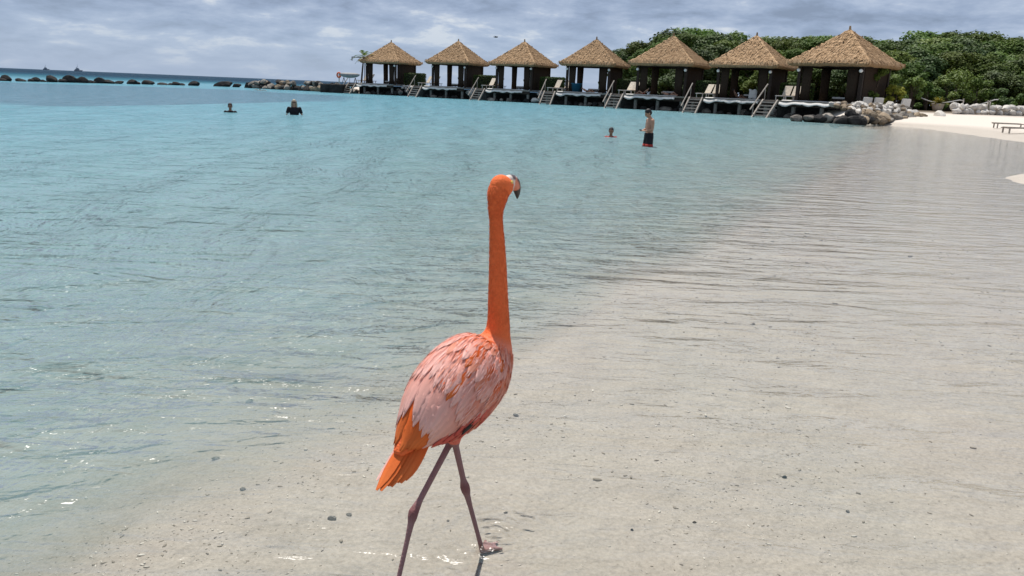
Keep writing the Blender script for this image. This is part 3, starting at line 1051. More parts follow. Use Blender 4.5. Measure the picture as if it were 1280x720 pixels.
    for i in range(1000):
        u = 0.03 + (LEN - 0.24) * rng.random()
        d = rng.uniform(-80, 125)
        th = R(d)
        h = rng.uniform(0.003, 0.0085) * (1 if u > 0.12 else 0.6)
        ln, w = rng.uniform(0.018, 0.042), rng.uniform(0.0012, 0.0030)
        tw = rng.uniform(-0.12, 0.12) + 0.10 * (1 if d > 0 else -1)
        m = len(bv)
        for f, wk, dh in ((0.0, 0.6, 0.0), (0.55, 1.0, 0.0022), (1.0, 0.15, 0.0030)):
            q = max(float(np.interp(LEN - min(u + ln * f, LEN), arc, (tp[:, 2] + tp[:, 3]) / 2)), 0.05)
            dth = (tw * ln * f) / q
            for sg in (-1, 1):
                bv.append(surf(u + ln * f, th + dth + sg * w * wk * 0.5 / q, h + dh))
        bf += [(m, m + 1, m + 3, m + 2), (m + 2, m + 3, m + 5, m + 4)]
        if u > LEN - 0.16 and d > -60:
            c0 = FCOL['feather_orange'][1]
        elif u < 0.09 or (14 < d < 44 and rng.random() < 0.55):
            c0 = FCOL['feather_coral'][rng.randrange(2)]
        elif d > 108:
            c0 = FCOL['feather_rose'][0]
        else:
            c0 = FCOL[rng.choice(['feather_pale', 'feather_pale', 'feather_pink'])][1 if rng.random() < 0.7 else 0]
        bc += [np.array(c0) * rng.uniform(0.92, 1.08)] * 6
    bo = mesh_obj('barbs', bv, bf, MATS['flamingo_skin'], root, True)
    set_color(bo.data, np.clip(np.array(bc), 0, 1))
    bo['kind'] = 'stuff'
    set_color(pl.data, np.clip(np.array(cols), 0, 1))
    pl['kind'] = 'stuff'
    return root


flamingo()

# ------------------------------------------------------------------ rocks
def rock_mesh(seed, flat=0.7, rough=0.28, sub=2):
    bm = bmesh.new()
    bmesh.ops.create_icosphere(bm, subdivisions=sub, radius=0.5)
    off = Vector((seed * 3.7, seed * 1.9, seed * 5.3))
    r_ = random.Random(seed)
    planes = [(Vector((r_.gauss(0, 1), r_.gauss(0, 1), r_.gauss(0, 1))).normalized(), r_.uniform(0.30, 0.46)) for _ in range(9)]
    for v in bm.verts:
        n = v.co.normalized()
        d = 1 + rough * mnoise.noise(n * 1.3 + off) + 0.5 * rough * mnoise.noise(n * 3.1 + off)
        p = n * 0.5 * d
        for pn, pd in planes:
            e_ = p.dot(pn) - pd
            if e_ > 0:
                p -= pn * e_ * 0.85
        v.co = Vector((p.x, p.y * 0.9, p.z * flat))
    me = bpy.data.meshes.new('rock')
    bm.to_mesh(me)
    bm.free()
    return me


m_rock_dark = mat('rock_dark', (0.016, 0.015, 0.015), 0.8, 0.5, 3.0, 0.05, 9.0, 0.15, color2=(0.040, 0.037, 0.034), objvar=0.25)
m_rock_grey = mat('rock_grey', (0.12, 0.105, 0.09), 0.85, 0.5, 2.6, 0.05, 9.0, 0.2, color2=(0.30, 0.27, 0.23), objvar=0.35)
m_rock_tan = mat('rock_tan', (0.17, 0.125, 0.085), 0.85, 0.5, 2.6, 0.05, 9.0, 0.2, color2=(0.33, 0.26, 0.18), objvar=0.3)
m_rock_pale = mat('rock_pale', (0.42, 0.39, 0.35), 0.9, 0.4, 3.0, 0.04, 9.0, 0.15, color2=(0.66, 0.62, 0.56), objvar=0.18)
ROCKS = {}
for key, m_ in (('dark', m_rock_dark), ('grey', m_rock_grey), ('tan', m_rock_tan), ('pale', m_rock_pale)):
    ROCKS[key] = []
    for i in range(5):
        me = rock_mesh(11 * len(ROCKS) + i, rng.uniform(0.62, 0.85))
        me.materials.append(m_)
        ROCKS[key].append(me)


def rock(kind, loc, size, label, group, name='rock', flat=1.0, rz=None):
    o = bpy.data.objects.new(name, rng.choice(ROCKS[kind]))
    COL.objects.link(o)
    o.location = loc
    sx = size * rng.uniform(0.9, 1.25)
    o.scale = (sx, size * rng.uniform(0.8, 1.1), size * flat * rng.uniform(0.85, 1.15))
    o.rotation_euler = (rng.uniform(-0.25, 0.25), rng.uniform(-0.25, 0.25), rng.uniform(0, 6.28) if rz is None else rz)
    return tag(o, label, 'rock', group)


# broken row of boulders out in the lagoon: (pixel x of the middle, width px, height px)
for px, w, h in ((1, 9, 4), (9, 11, 8), (20, 13, 4), (29, 8, 4), (37, 9, 4), (47, 9, 6), (55, 7, 3), (66, 12, 9), (79, 9, 5), (84, 14, 10), (94, 10, 6), (108, 11, 8),
                 (120, 11, 8), (115, 10, 4), (131, 14, 5), (141, 8, 4), (149, 11, 4), (163, 11, 6), (173, 8, 4), (184, 13, 6), (200, 11, 3), (211, 8, 3), (221, 9, 5), (228, 7, 3), (245, 12, 6)):
    hz = 84.5 + 0.0412 * px
    Y = np.interp(px, [0, 130, 250], [102, 117, 135])
    p = aty(px, hz + 10, Y)
    sc = Y / 1030.0
    W_, H_ = w * sc * 1.05, h * sc * 1.75
    o = rock('dark', (p.x, Y + rng.uniform(-1, 1), H_ * 0.16), 1.0, 'dark boulder in the broken row across the lagoon mouth', 'boulders across the lagoon mouth', 'boulder')
    o.scale = (W_ * 1.35, W_ * 0.9, H_)
    o.rotation_euler = (rng.uniform(-0.2, 0.2), rng.uniform(-0.15, 0.15), rng.uniform(-0.5, 0.5))
# the big flat boulder and its neighbours at the tip of the spit
for px, Y, w, h, kind, lab in ((279, 138, 26, 8, 'dark', 'long low black boulder at the tip of the stone spit'), (296, 137, 12, 5, 'dark', 'small black boulder beside the long low one at the spit tip'),
                               (313, 135, 17, 10, 'dark', 'steep black boulder leaning at the start of the stone spit')):
    sc = Y / 1030.0
    p = aty(px, 110, Y)
    o = rock(kind, (p.x, Y, 0.25), 1.0, lab, None, 'boulder')
    if 'group' in o:
        del o['group']
    o.scale = (w * sc * 1.1, w * sc * 0.6, h * sc * 1.6)
    o.rotation_euler = (0.1, -0.12, 0.2)
# the stone spit running to the first cabana
for i in range(84):
    low = i < 52
    f = ((i * 0.6180339) % 1.0) if low else ((i * 0.754877) % 1.0)
    px = 316 + 130 * f
    Y = np.interp(px, [316, 450], [133, 121]) + (rng.uniform(-1.5, 1.5) if low else rng.uniform(-0.4, 0.7))
    p = aty(px, 110, Y)
    z = rng.uniform(0.0, 0.35) if low else rng.uniform(0.65, 0.95) + 0.25 * math.sin(f * 3)
    rock(rng.choice(['grey', 'grey', 'tan', 'tan', 'dark']), (p.x, Y, z), rng.uniform(1.15, 1.75) if low else rng.uniform(0.9, 1.4), 'weathered stone piled on the spit leading to the cabanas', 'stones of the spit')

# ------------------------------------------------------------------ thatched cabanas
m_thatch = mat('thatch', (0.24, 0.150, 0.080), 0.95, 0.4, 5.0, 0.06, 14.0, 0.05, color2=(0.42, 0.285, 0.165), stretch=(1, 1, 0.35), objvar=0.14)
m_straw = mat('straw', (0.30, 0.19, 0.105), 0.95, 0.3, 3.0, 0, 10, 0.05, color2=(0.52, 0.355, 0.215), objvar=0.14)
m_post = mat('dark_timber', (0.035, 0.024, 0.018), 0.7, 0.3, 6.0, 0.01, 30, 0.2)
m_rattan = mat('woven_brown', (0.038, 0.026, 0.018), 0.85, 0.35, 20.0, 0.02, 30, 0.1)
m_deck = mat('deck_boards', (0.24, 0.205, 0.17), 0.85, 0.25, 5.0, 0.01, 20, 0.1, stretch=(6, 0.5, 1))
m_white = mat('white_canvas', (0.62, 0.60, 0.56), 0.85, 0.12, 3.0, 0.02, 6, 0.1)
m_wood = mat('grey_step_wood', (0.34, 0.30, 0.26), 0.85, 0.25, 6.0, 0.01, 20, 0.1)
m_globe = mat('lamp_globe_glass', (0.82, 0.82, 0.80), 0.3, 0.03, 5.0, 0, 10, 0.5)
m_sling = mat('beige_sling', (0.60, 0.52, 0.42), 0.85, 0.15, 8.0, 0.01, 30, 0.1, objvar=0.12)
m_alu = mat('pale_metal', (0.55, 0.53, 0.50), 0.4, 0.1, 8.0, 0, 10, 0.5)
m_olive = mat('olive_cushion', (0.17, 0.19, 0.08), 0.9, 0.2, 8.0, 0, 10, 0.1)
m_bluetub = mat('blue_plastic', (0.015, 0.11, 0.19), 0.4, 0.1, 6.0, 0, 10, 0.4)
m_bluecloth = mat('blue_cloth', (0.05, 0.09, 0.30), 0.85, 0.2, 5.0, 0, 10, 0.1)
m_concrete = mat('concrete', (0.20, 0.185, 0.165), 0.9, 0.3, 4.0, 0.02, 15, 0.1)

RH, PH = 3.25, 2.55          # half roof, half post square
EAVE, APEX, DECK = 4.74, 7.48, 1.5


def cabana(label, loc, rz, sc):
    root = thing('cabana', label, 'cabana', loc, rz, 'thatched cabanas in a row over the water', sc)
    # ---- roof core: pyramid in tiers with a thick rounded eave
    tiers = 6
    bm = bmesh.new()
    prof = []
    for k in range(tiers):
        f0, f1 = k / tiers, (k + 1) / tiers
        r0 = RH * (1 - f0) + 0.10
        r1 = RH * (1 - f1) + 0.10
        z0 = EAVE + (APEX - EAVE) * f0 ** 1.06
        z1 = EAVE + (APEX - EAVE) * f1 ** 1.06
        prof += [(r0 + 0.07, z0 - 0.05), (r1 - 0.01, z1 - 0.08)]
    prof = [(RH - 0.45, EAVE - 0.12), (RH - 0.05, EAVE - 0.32), (RH + 0.12, EAVE - 0.22)] + prof + [(0.04, APEX + 0.02)]
    m = 10
    rings = []
    for r, z in prof:
        ring = []
        for c in range(4):
            a = [(-1, -1), (1, -1), (1, 1), (-1, 1)][c]
            b = [(-1, -1), (1, -1), (1, 1), (-1, 1)][(c + 1) % 4]
            for j in range(m):
                f = j / m
                x, y = (a[0] + (b[0] - a[0]) * f) * r, (a[1] + (b[1] - a[1]) * f) * r
                q = 0.06 * mnoise.noise(Vector((x * 2.1, y * 2.1, z * 2.3)))
                if j == 0:
                    x, y = x * 0.97, y * 0.97
                ring.append(bm.verts.new((x * (1 + q * 0.4), y * (1 + q * 0.4), z + q)))
        rings.append(ring)
    for a, b in zip(rings, rings[1:]):
        for k in range(4 * m):
            bm.faces.new((a[k], a[(k + 1) % (4 * m)], b[(k + 1) % (4 * m)], b[k]))
    bm.faces.new(rings[-1])
    bm.faces.new(rings[0][::-1])
    roof = bm_obj('roof', bm, m_thatch, root)
    # ---- loose straw bundles: ragged layers
    vs, fs = [], []
    for i in range(5200):
        c = rng.randrange(4)
        f = 1 - math.sqrt(rng.random())
        f = round(f * tiers * 2) / (tiers * 2) + rng.uniform(-0.03, 0.03)
        f = min(max(f, -0.02), 0.97)
        r = RH * (1 - f) + 0.12
        lat = rng.uniform(-1, 1)
        nrm = [(0, -1), (1, 0), (0, 1), (-1, 0)][c]
        tan = [(1, 0), (0, 1), (-1, 0), (0, -1)][c]
        z = EAVE + (APEX - EAVE) * max(f, 0) ** 1.06 + 0.03
        base = Vector((nrm[0] * r + tan[0] * lat * r, nrm[1] * r + tan[1] * lat * r, z))
        dn = Vector((nrm[0] * 0.72, nrm[1] * 0.72, -0.69))
        dn = (dn + Vector((tan[0], tan[1], 0)) * rng.uniform(-0.22, 0.22)).normalized()
        up = Vector((nrm[0] * 0.69, nrm[1] * 0.69, 0.72))
        if f < 0.02:
            dn = (dn + Vector((0, 0, -0.8)) - Vector((nrm[0], nrm[1], 0)) * 0.3).normalized()
        ln, w = rng.uniform(0.28, 0.52), rng.uniform(0.025, 0.06)
        sd = Vector((tan[0], tan[1], 0)) * w
        a = base - dn * ln * 0.5
        lift = up * rng.uniform(0.015, 0.11)
        k = len(vs)
        vs += [a - sd, a + sd, base + dn * ln * 0.5 + lift + sd * 0.5, base + dn * ln * 0.5 + lift - sd * 0.5]
        fs.append((k, k + 1, k + 2, k + 3))
    st = mesh_obj('thatch_straw', vs, fs, m_straw, roof)
    st['kind'] = 'stuff'
    # ---- hip rolls and the top knot
    for c in range(4):
        sx, sy = [(-1, -1), (1, -1), (1, 1), (-1, 1)][c]
        bm = bmesh.new()
        P, rad = [], []
        for k in range(15):
            f = k / 14
            r = (RH + 0.06) * (1 - f)
            P.append((sx * r, sy * r, EAVE - 0.04 + (APEX - EAVE + 0.1) * f ** 1.06 + 0.02 * math.sin(k * 2.1)))
            rad.append((0.17 + 0.05 * math.sin(k * 2.9 + c)) * (1 - 0.35 * f))
        loft(bm, P, rad, n=8, up=Vector((0, 0, 1)))
        bm_obj('hip_roll', bm, m_straw, roof)
    bm = bmesh.new()
    loft(bm, [(0, 0, APEX - 0.25), (0, 0, APEX - 0.02), (0, 0, APEX + 0.12), (0.02, 0, APEX + 0.42)], [0.34, 0.22, 0.10, 0.07], n=9, up=Vector((0, 1, 0)))
    bm_obj('top_knot', bm, m_thatch, roof)
    # ---- frame
    for sx in (-1, 1):
        for sy in (-1, 1):
            bm = bmesh.new()
            box(bm, sx * PH - 0.13, sx * PH + 0.13, sy * PH - 0.13, sy * PH + 0.13, DECK, EAVE + 0.15)
            bm_obj('post', bm, m_post, root)
    for x0, x1, y0, y1 in ((-PH + 0.13, PH - 0.13, -PH - 0.09, -PH + 0.09), (-PH + 0.13, PH - 0.13, PH - 0.09, PH + 0.09), (-PH - 0.09, -PH + 0.09, -PH + 0.13, PH - 0.13), (PH - 0.09, PH + 0.09, -PH + 0.13, PH - 0.13)):
        bm = bmesh.new()
        box(bm, x0, x1, y0, y1, EAVE - 0.34, EAVE - 0.12)
        bm_obj('beam', bm, m_post, root)
    # tied dark drapes beside the posts, solid woven wall on the side towards the next cabana
    for x, y, w in ((-PH + 0.62, -PH + 0.03, 0.42), (-PH + 0.1, PH - 0.5, 0.40), (PH - 0.70, -PH + 0.04, 0.44), (0.1, PH - 0.05, 0.30)):
        bm = bmesh.new()
        P = [(x, y, DECK + 0.04), (x, y, DECK + 1.0), (x, y, DECK + 1.9), (x, y, EAVE - 0.30)]
        loft(bm, P, [(0.12, w), (0.13, w * 0.92), (0.13, w), (0.12, w * 1.05)], n=14, up=Vector((1, 0, 0)))
        bm_obj('drape', bm, m_rattan, root, True)
    bm = bmesh.new()
    box(bm, PH - 0.05, PH + 0.03, -PH + 0.5, PH - 0.14, DECK + 0.02, EAVE - 0.36)
    bm_obj('side_wall', bm, m_rattan, root)
    bm = bmesh.new()
    box(bm, 0.9, PH - 0.2, PH - 0.03, PH + 0.04, DECK + 0.02, EAVE - 0.36)
    bm_obj('back_wall', bm, m_rattan, root)
    # ---- deck
    bm = bmesh.new()
    box(bm, -4.9, 3.1, -4.0, 3.2, DECK - 0.14, DECK)
    bm_obj('deck', bm, m_deck, root)
    bm = bmesh.new()
    box(bm, -4.8, 3.0, -3.9, -3.72, DECK - 0.5, DECK - 0.15)
    bm_obj('rim_beam', bm, m_post, root)
    for x in (-4.5, -2.2, 0.2, 2.7):
        for y in (-3.6, 0.0):
            bm = bmesh.new()
            bar(bm, (x, y, -1.6), (x, y, DECK - 0.15), 0.34, n=10)
            bm_obj('piling', bm, m_concrete, root)
    # white canvas sagging along the front rim
    vs, fs = [], []
    nx_, ny_ = 26, 5
    for i in range(nx_ + 1):
        x = -3.3 + 5.4 * i / nx_
        sag = 0.10 + 0.26 * abs(math.sin(i / nx_ * 7.2 + 0.4)) * (0.5 + 0.5 * math.sin(i * 0.7))
        for j in range(ny_ + 1):
            f = j / ny_
            vs.append((x, -3.45 - 0.75 * math.sin(f * 1.4), DECK + 0.035 - (0.24 + sag) * f ** 1.5))
    for i in range(nx_):
        for j in range(ny_):
            q = i * (ny_ + 1) + j
            fs.append((q, q + ny_ + 1, q + ny_ + 2, q + 1))
    cv = mesh_obj('canvas_valance', vs, fs, m_white, root, True)
    so = cv.modifiers.new('thick', 'SOLIDIFY')
    so.thickness = 0.025
    # ---- steps into the water
    sx0, sx1, run = -4.75, -3.45, 1.5
    steps = bpy.data.objects.new('steps', None)
    COL.objects.link(steps)
    steps.parent = root
    for x in (sx0, sx1):
        bm = bmesh.new()
        bar(bm, (x, -4.0 - run * 1.15, -0.2), (x, -4.02, DECK - 0.02), 0.13, 0.20)
        bm_obj('stringer', bm, m_wood, steps)
    for k in range(5):
        f = (k + 0.6) / 5.3
        z = DECK * f - 0.02
        y = -4.02 - run * (1 - f)
        bm = bmesh.new()
        box(bm, sx0 + 0.07, sx1 - 0.07, y - 0.20, y + 0.14, z - 0.05, z + 0.05)
        bm_obj('tread', bm, m_wood, steps)
    bm = bmesh.new()
    bar(bm, (sx0 - 0.08, -4.0 - run * 1.25, 0.62), (sx0 - 0.08, -3.4, DECK + 1.35), 0.12, n=8)
    bm_obj('handrail', bm, m_wood, steps)
    for y, z0, z1 in ((-4.0 - run * 0.95, 0.0, 0.95), (-3.7, DECK, DECK + 1.05)):
        bm = bmesh.new()
        bar(bm, (sx0 - 0.08, y, z0), (sx0 - 0.08, y, z1), 0.07, n=8)
        bm_obj('rail_post', bm, m_wood, steps)
    # ---- globe lamps on the front posts
    for x in (-PH, PH):
        bm = bmesh.new()
        ball(bm, (x, -PH - 0.28, EAVE - 0.62), 0.15, 14, 10)
        bar(bm, (x, -PH - 0.12, EAVE - 0.55), (x, -PH - 0.24, EAVE - 0.6), 0.05, n=6)
        bm_obj('globe_lamp', bm, m_globe, root, True)
    return root


ORD = ['the cabana at the far end of the row beside the leaning palm', 'second thatched cabana counting from the palm end of the row', 'third thatched cabana counting from the palm end of the row',
       'thatched cabana with the blue tub on its deck, middle of the row', 'third thatched cabana counting from the rock pile on the beach', 'second thatched cabana counting from the rock pile on the beach',
       'big thatched cabana standing right beside the rock pile on the beach']
# apex pixel x, distance, front angle, roof width
HUTS = [(489, 121, 26, 6.35), (573, 113, 24, 6.3), (655.5, 106, 28, 6.3), (745, 98, 22, 6.45), (840, 90, 30, 6.75), (943, 83, 33, 6.55), (1057, 75, 45, 7.15)]
first = None
HP = []
for i, (px, Y, ang, W_) in enumerate(HUTS):
    hz = 84.5 + 0.0412 * px
    p = aty(px, hz - 50, Y)
    # the picture leans a little: place the hut axis under its apex
    loc = (p.x, Y, 0)
    rz = -R(ang)
    if first is None:
        first = cabana('thatched ' + ORD[0][4:] if ORD[0].startswith('the ') else ORD[0], loc, rz, 1.0)
        o = first
    else:
        o = dup(first, loc, (0, 0, rz), 1.0, ORD[i])
    k = W_ / 6.5
    o.scale = (k, k, 1.0 + 0.35 * (k - 1))
    for ch_ in o.children:
        if ch_.name.split('.')[0] == 'roof':
            ch_.rotation_euler = (0, 0, R(90) * (i % 4) + R(rng.uniform(-1.5, 1.5)))
            ch_.scale = (1, 1, 1 + rng.uniform(-0.012, 0.012))
    HP.append(o)
first['label'] = 'thatched cabana at the far end of the row beside the palm'


def hut_point(i, x, y, z):
    px, Y, ang, W_ = HUTS[i]
    o = HP[i]
    k = W_ / 6.5
    c, s_ = math.cos(-R(ang)), math.sin(-R(ang))
    return Vector((o.location.x + (x * c - y * s_) * k, o.location.y + (x * s_ + y * c) * k, z * o.scale[2]))


# ---- things on the decks
def lounger(loc, rz, label, group, back=58):
    t = thing('sun_lounger', label, 'lounger', loc, rz, group)
    bm = bmesh.new()
    for x in (-0.32, 0.32):
        bar(bm, (x, -0.95, 0.33), (x, 0.95, 0.33), 0.05)
    for y in (-0.95, 0.95):
        bar(bm, (-0.295, y, 0.33), (0.295, y, 0.33), 0.045)
    bm_obj('frame', bm, m_alu, t)
    for x in (-0.32, 0.32):
        for y in (-0.8, 0.75):
            bm = bmesh.new()
            bar(bm, (x, y, 0.0), (x, y, 0.305), 0.05)
            bm_obj('leg', bm, m_alu, t)
    bm = bmesh.new()
    box(bm, -0.29, 0.29, -0.92, 0.18, 0.345, 0.375)
    bm_obj('seat', bm, m_sling, t)
    bm = bmesh.new()
    a = R(back)
    box(bm, -0.31, 0.31, 0.0, 0.86, -0.02, 0.02, Matrix.Translation((0, 0.2, 0.39)) @ Matrix.Rotation(a, 4, 'X'))
    bm_obj('backrest', bm, m_sling, t)
    return t


names = ['the far end cabana beside the palm', 'the second cabana from the palm', 'the third cabana from the palm', 'the cabana with the blue tub', 'the third cabana from the rock pile', 'the second cabana from the rock pile', 'the cabana beside the rock pile']
lg = None
for i in range(7):
    for k, (x, y) in enumerate(((-4.4, -1.0), (-3.2, -1.2))):
        p = hut_point(i, x, y, DECK)
        lab = 'beige sun lounger on the deck of ' + names[i]
        rz = R(-48 + rng.uniform(-8, 8))
        if lg is None:
            lg = lounger(p, rz, lab, 'sun loungers on the cabana decks')
            lg.scale = (1.2, 1.2, 1.2)
        else:
            dup(lg, p + Vector((rng.uniform(-0.3, 0.3), rng.uniform(-0.3, 0.3), 0)), (0, 0, rz), 1.2, lab)
    # daybed with pale cushions under the roof
    p = hut_point(i, 0.5, -0.6, DECK)
    rz = -R(HUTS[i][2])
    if i == 0:
        db = thing('daybed', 'low pale daybed under the roof of ' + names[0], 'daybed', p, rz, 'daybeds under the cabana roofs')
        bm = bmesh.new()
        box(bm, -0.9, 0.9, -0.5, 0.5, 0.12, 0.32)
        bm_obj('base', bm, m_rattan, db)
        bm = bmesh.new()
        box(bm, -0.88, 0.88, -0.48, 0.48, 0.325, 0.48)
        bmesh.ops.bevel(bm, geom=bm.edges[:], offset=0.04, segments=2, affect='EDGES')
        bm_obj('mattress', bm, m_white, db)
        for x in (-0.75, 0.75):
            for y in (-0.4, 0.4):
                bm = bmesh.new()
                bar(bm, (x, y, 0), (x, y, 0.12), 0.08)
                bm_obj('leg', bm, m_post, db)
        bm = bmesh.new()
        box(bm, -0.3, 0.3, -0.08, 0.08, 0, 0.45, Matrix.Translation((0.55, 0.3, 0.49)) @ Matrix.Rotation(R(-20), 4, 'X'))
        bmesh.ops.bevel(bm, geom=bm.edges[:], offset=0.05, segments=2, affect='EDGES')
        bm_obj('cushion', bm, m_sling, db)
    else:
        dup(db, p, (0, 0, rz), 1.0, 'low pale daybed under the roof of ' + names[i])
    # olive chair
    p = hut_point(i, 1.75, -1.6, DECK)
    if i == 0:
        ch = thing('lounge_chair', 'olive lounge chair with tall leaning back at ' + names[0], 'chair', p, rz + R(100), 'olive lounge chairs under the cabana roofs')
        bm = bmesh.new()
        box(bm, -0.32, 0.32, -0.4, 0.32, 0.28, 0.42)
        bmesh.ops.bevel(bm, geom=bm.edges[:], offset=0.04, segments=2, affect='EDGES')
        bm_obj('seat', bm, m_olive, ch)
        bm = bmesh.new()
        box(bm, -0.32, 0.32, 0, 0.12, 0, 1.0, Matrix.Translation((0, 0.3, 0.4)) @ Matrix.Rotation(R(-20), 4, 'X'))
        bmesh.ops.bevel(bm, geom=bm.edges[:], offset=0.05, segments=2, affect='EDGES')
        bm_obj('backrest', bm, m_olive, ch)
        for x in (-0.27, 0.27):
            for y in (-0.33, 0.27):
                bm = bmesh.new()
                bar(bm, (x, y, 0), (x, y, 0.28), 0.06)
                bm_obj('leg', bm, m_post, ch)
    else:
        dup(ch, p, (0, 0, rz + R(100 + rng.uniform(-15, 15))), 1.0, 'olive lounge chair with tall leaning back at ' + names[i])

# blue tub
p = hut_point(3, -1.35, -2.5, DECK)
bm = bmesh.new()
prof = [(0.0, 0.0), (0.48, 0.0), (0.62, 0.95), (0.68, 0.97), (0.68, 1.02), (0.60, 1.02), (0.46, 0.08), (0.0, 0.08)]
n = 20
rr = [[bm.verts.new((r * math.cos(2 * math.pi * k / n), r * math.sin(2 * math.pi * k / n), z)) for k in range(n)] for r, z in prof[1:-1]]
for a, b in zip(rr, rr[1:]):
    for k in range(n):
        bm.faces.new((a[k], a[(k + 1) % n], b[(k + 1) % n], b[k]))
bm.faces.new(rr[0][::-1])
bm.faces.new(rr[-1])
t = thing('tub', 'big blue plastic tub standing on the deck of the middle cabana', 'tub', p)
bm_obj('wall', bm, m_bluetub, t, True)
bm = bmesh.new()
loft(bm, [(0.66 * math.cos(q), 0.66 * math.sin(q), 0.99) for q in [2 * math.pi * k / 20 for k in range(21)]], [0.035] * 21, n=6, up=Vector((0, 0, 1)))
bm_obj('rim', bm, m_bluetub, t, True)

# blue and white curtains hanging in the second and third cabanas
for i, x, m_, lab in ((1, 0.55, m_bluecloth, 'blue curtain hanging in the second cabana from the palm'), (1, -0.15, m_white, 'white curtain hanging in the second cabana from the palm'),
                      (2, 0.35, m_bluecloth, 'blue curtain hanging in the third cabana from the palm'), (2, -0.25, m_white, 'white curtain hanging in the third cabana from the palm'),
                      (0, -0.4, m_bluecloth, 'blue curtain hanging in the far end cabana beside the palm')):
    vs, fs = [], []
    for k in range(17):
        f = k / 16
        for z in (DECK + 0.1, DECK + 1.4, EAVE - 0.36):
            vs.append(hut_point(i, x + 0.5 * f, PH - 0.35 + 0.05 * math.sin(f * 19), z))
    for k in range(16):
        for j in range(2):
            q = k * 3 + j
            fs.append((q, q + 3, q + 4, q + 1))
    o = mesh_obj('curtain', vs, fs, m_, None, True)
    so = o.modifiers.new('thick', 'SOLIDIFY')
    so.thickness = 0.02
    tag(o, lab, 'curtain')

# ---- clipped hedges between the cabanas, made of leaves
m_leaf_dark = mat('leaf_dark', (0.034, 0.064, 0.014), 0.6, 0.4, 1.3, 0, 10, 0.3, color2=(0.076, 0.122, 0.026), objvar=0.2, translucent=0.2)
m_leaf = mat('leaf_green', (0.052, 0.092, 0.014), 0.6, 0.4, 0.7, 0, 10, 0.2, color2=(0.105, 0.155, 0.028), objvar=0.28, translucent=0.25)
m_leaf_light = mat('leaf_light', (0.075, 0.14, 0.022), 0.55, 0.4, 0.9, 0, 10, 0.3, color2=(0.16, 0.24, 0.05), objvar=0.2, translucent=0.25)
m_leaf_yellow = mat('leaf_yellow', (0.20, 0.21, 0.02), 0.6, 0.4, 2.0, 0, 10, 0.3, color2=(0.36, 0.32, 0.05), objvar=0.15, translucent=0.25)
m_bark = mat('bark', (0.10, 0.075, 0.055), 0.9, 0.35, 5.0, 0.03, 14, 0.1)


def leaf_quad(vs, fs, c, nrm, size, r_):
    t1 = nrm.orthogonal().normalized()
    q = Matrix.Rotation(r_.uniform(0, 6.28), 3, nrm)
    t1 = q @ t1
    t2 = nrm.cross(t1)
    k = len(vs)
    a = size * r_.uniform(0.7, 1.25)
    b = a * r_.uniform(0.4, 0.62)
    bend = nrm * (-0.18 * a)
    vs += [c - t1 * a * 0.5 + bend, c - t2 * b * 0.5, c + t1 * a * 0.5 + bend, c + t2 * b * 0.5]
    fs += [(k, k + 1, k + 3), (k + 1, k + 2, k + 3)]


def hedge_mesh():
    r_ = random.Random(3)
    vs, fs = [], []
    for i in range(3600):
        x, y, z = r_.uniform(-1.5, 1.5), r_.uniform(-0.5, 0.5), r_.uniform(0.15, 1.95)
        ax = r_.randrange(3)
        if ax == 0:
            x = r_.choice((-1.5, 1.5)) + r_.uniform(-0.1, 0.06)
        elif ax == 1:
            y = r_.choice((-0.5, 0.5)) + r_.uniform(-0.1, 0.06)
        else:
            z = 1.95 + r_.uniform(-0.1, 0.07)
        n_ = Vector((r_.gauss(x * 0.4, 0.5), r_.gauss(y * 1.2, 0.5), r_.gauss(0.4, 0.5))).normalized()
        leaf_quad(vs, fs, Vector((x, y, z)), n_, 0.16, r_)
    return vs, fs


hd = None
for i in range(7):
    p = hut_point(i, PH + 2.1, -0.6, 1.2)
    if i == 6:
        continue
    lab = 'clipped dark hedge block beside ' + names[i]
    rz = -R(HUTS[i][2]) + R(12)
    if hd is None:
        hd = thing('hedge', lab, 'hedge', p, rz, 'clipped hedges between the cabanas')
        vs, fs = hedge_mesh()
        mesh_obj('foliage', vs, fs, m_leaf_dark, hd)
        bm = bmesh.new()
        box(bm, -1.38, 1.38, -0.38, 0.38, 0.2, 1.82)
        bm_obj('twig_core', bm, mat('twigs', (0.02, 0.022, 0.012), 0.9, 0.4, 9.0), hd)
        for x in (-0.9, 0, 0.9):
            bm = bmesh.new()
            bar(bm, (x, 0, -0.2), (x, 0, 0.35), 0.08, n=7)
            bm_obj('stem', bm, m_bark, hd)
    else:
        dup(hd, p, (0, 0, rz), 1.0, lab)

# rocks under and between the cabanas
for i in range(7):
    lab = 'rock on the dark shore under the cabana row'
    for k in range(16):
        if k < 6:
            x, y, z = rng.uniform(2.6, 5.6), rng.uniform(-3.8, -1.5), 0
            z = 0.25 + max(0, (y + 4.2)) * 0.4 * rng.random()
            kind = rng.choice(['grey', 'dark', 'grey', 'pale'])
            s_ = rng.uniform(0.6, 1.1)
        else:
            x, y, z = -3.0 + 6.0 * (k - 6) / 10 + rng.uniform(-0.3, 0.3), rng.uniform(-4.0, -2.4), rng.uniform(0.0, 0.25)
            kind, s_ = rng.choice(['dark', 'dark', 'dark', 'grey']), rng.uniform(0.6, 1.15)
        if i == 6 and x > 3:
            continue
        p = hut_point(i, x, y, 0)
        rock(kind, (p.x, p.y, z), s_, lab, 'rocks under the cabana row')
    # small dry-stone wall heads
    if i < 6:
        for k in range(6):
            p = hut_point(i, 3.4 + 0.5 * (k % 3), -2.0 + 0.15 * k, 0)
            rock('pale', (p.x, p.y, 1.05 + 0.28 * (k // 3)), rng.uniform(0.45, 0.65), 'pale stone of the low wall heads between the cabanas', 'wall stones between the cabanas', 'wall_stone')
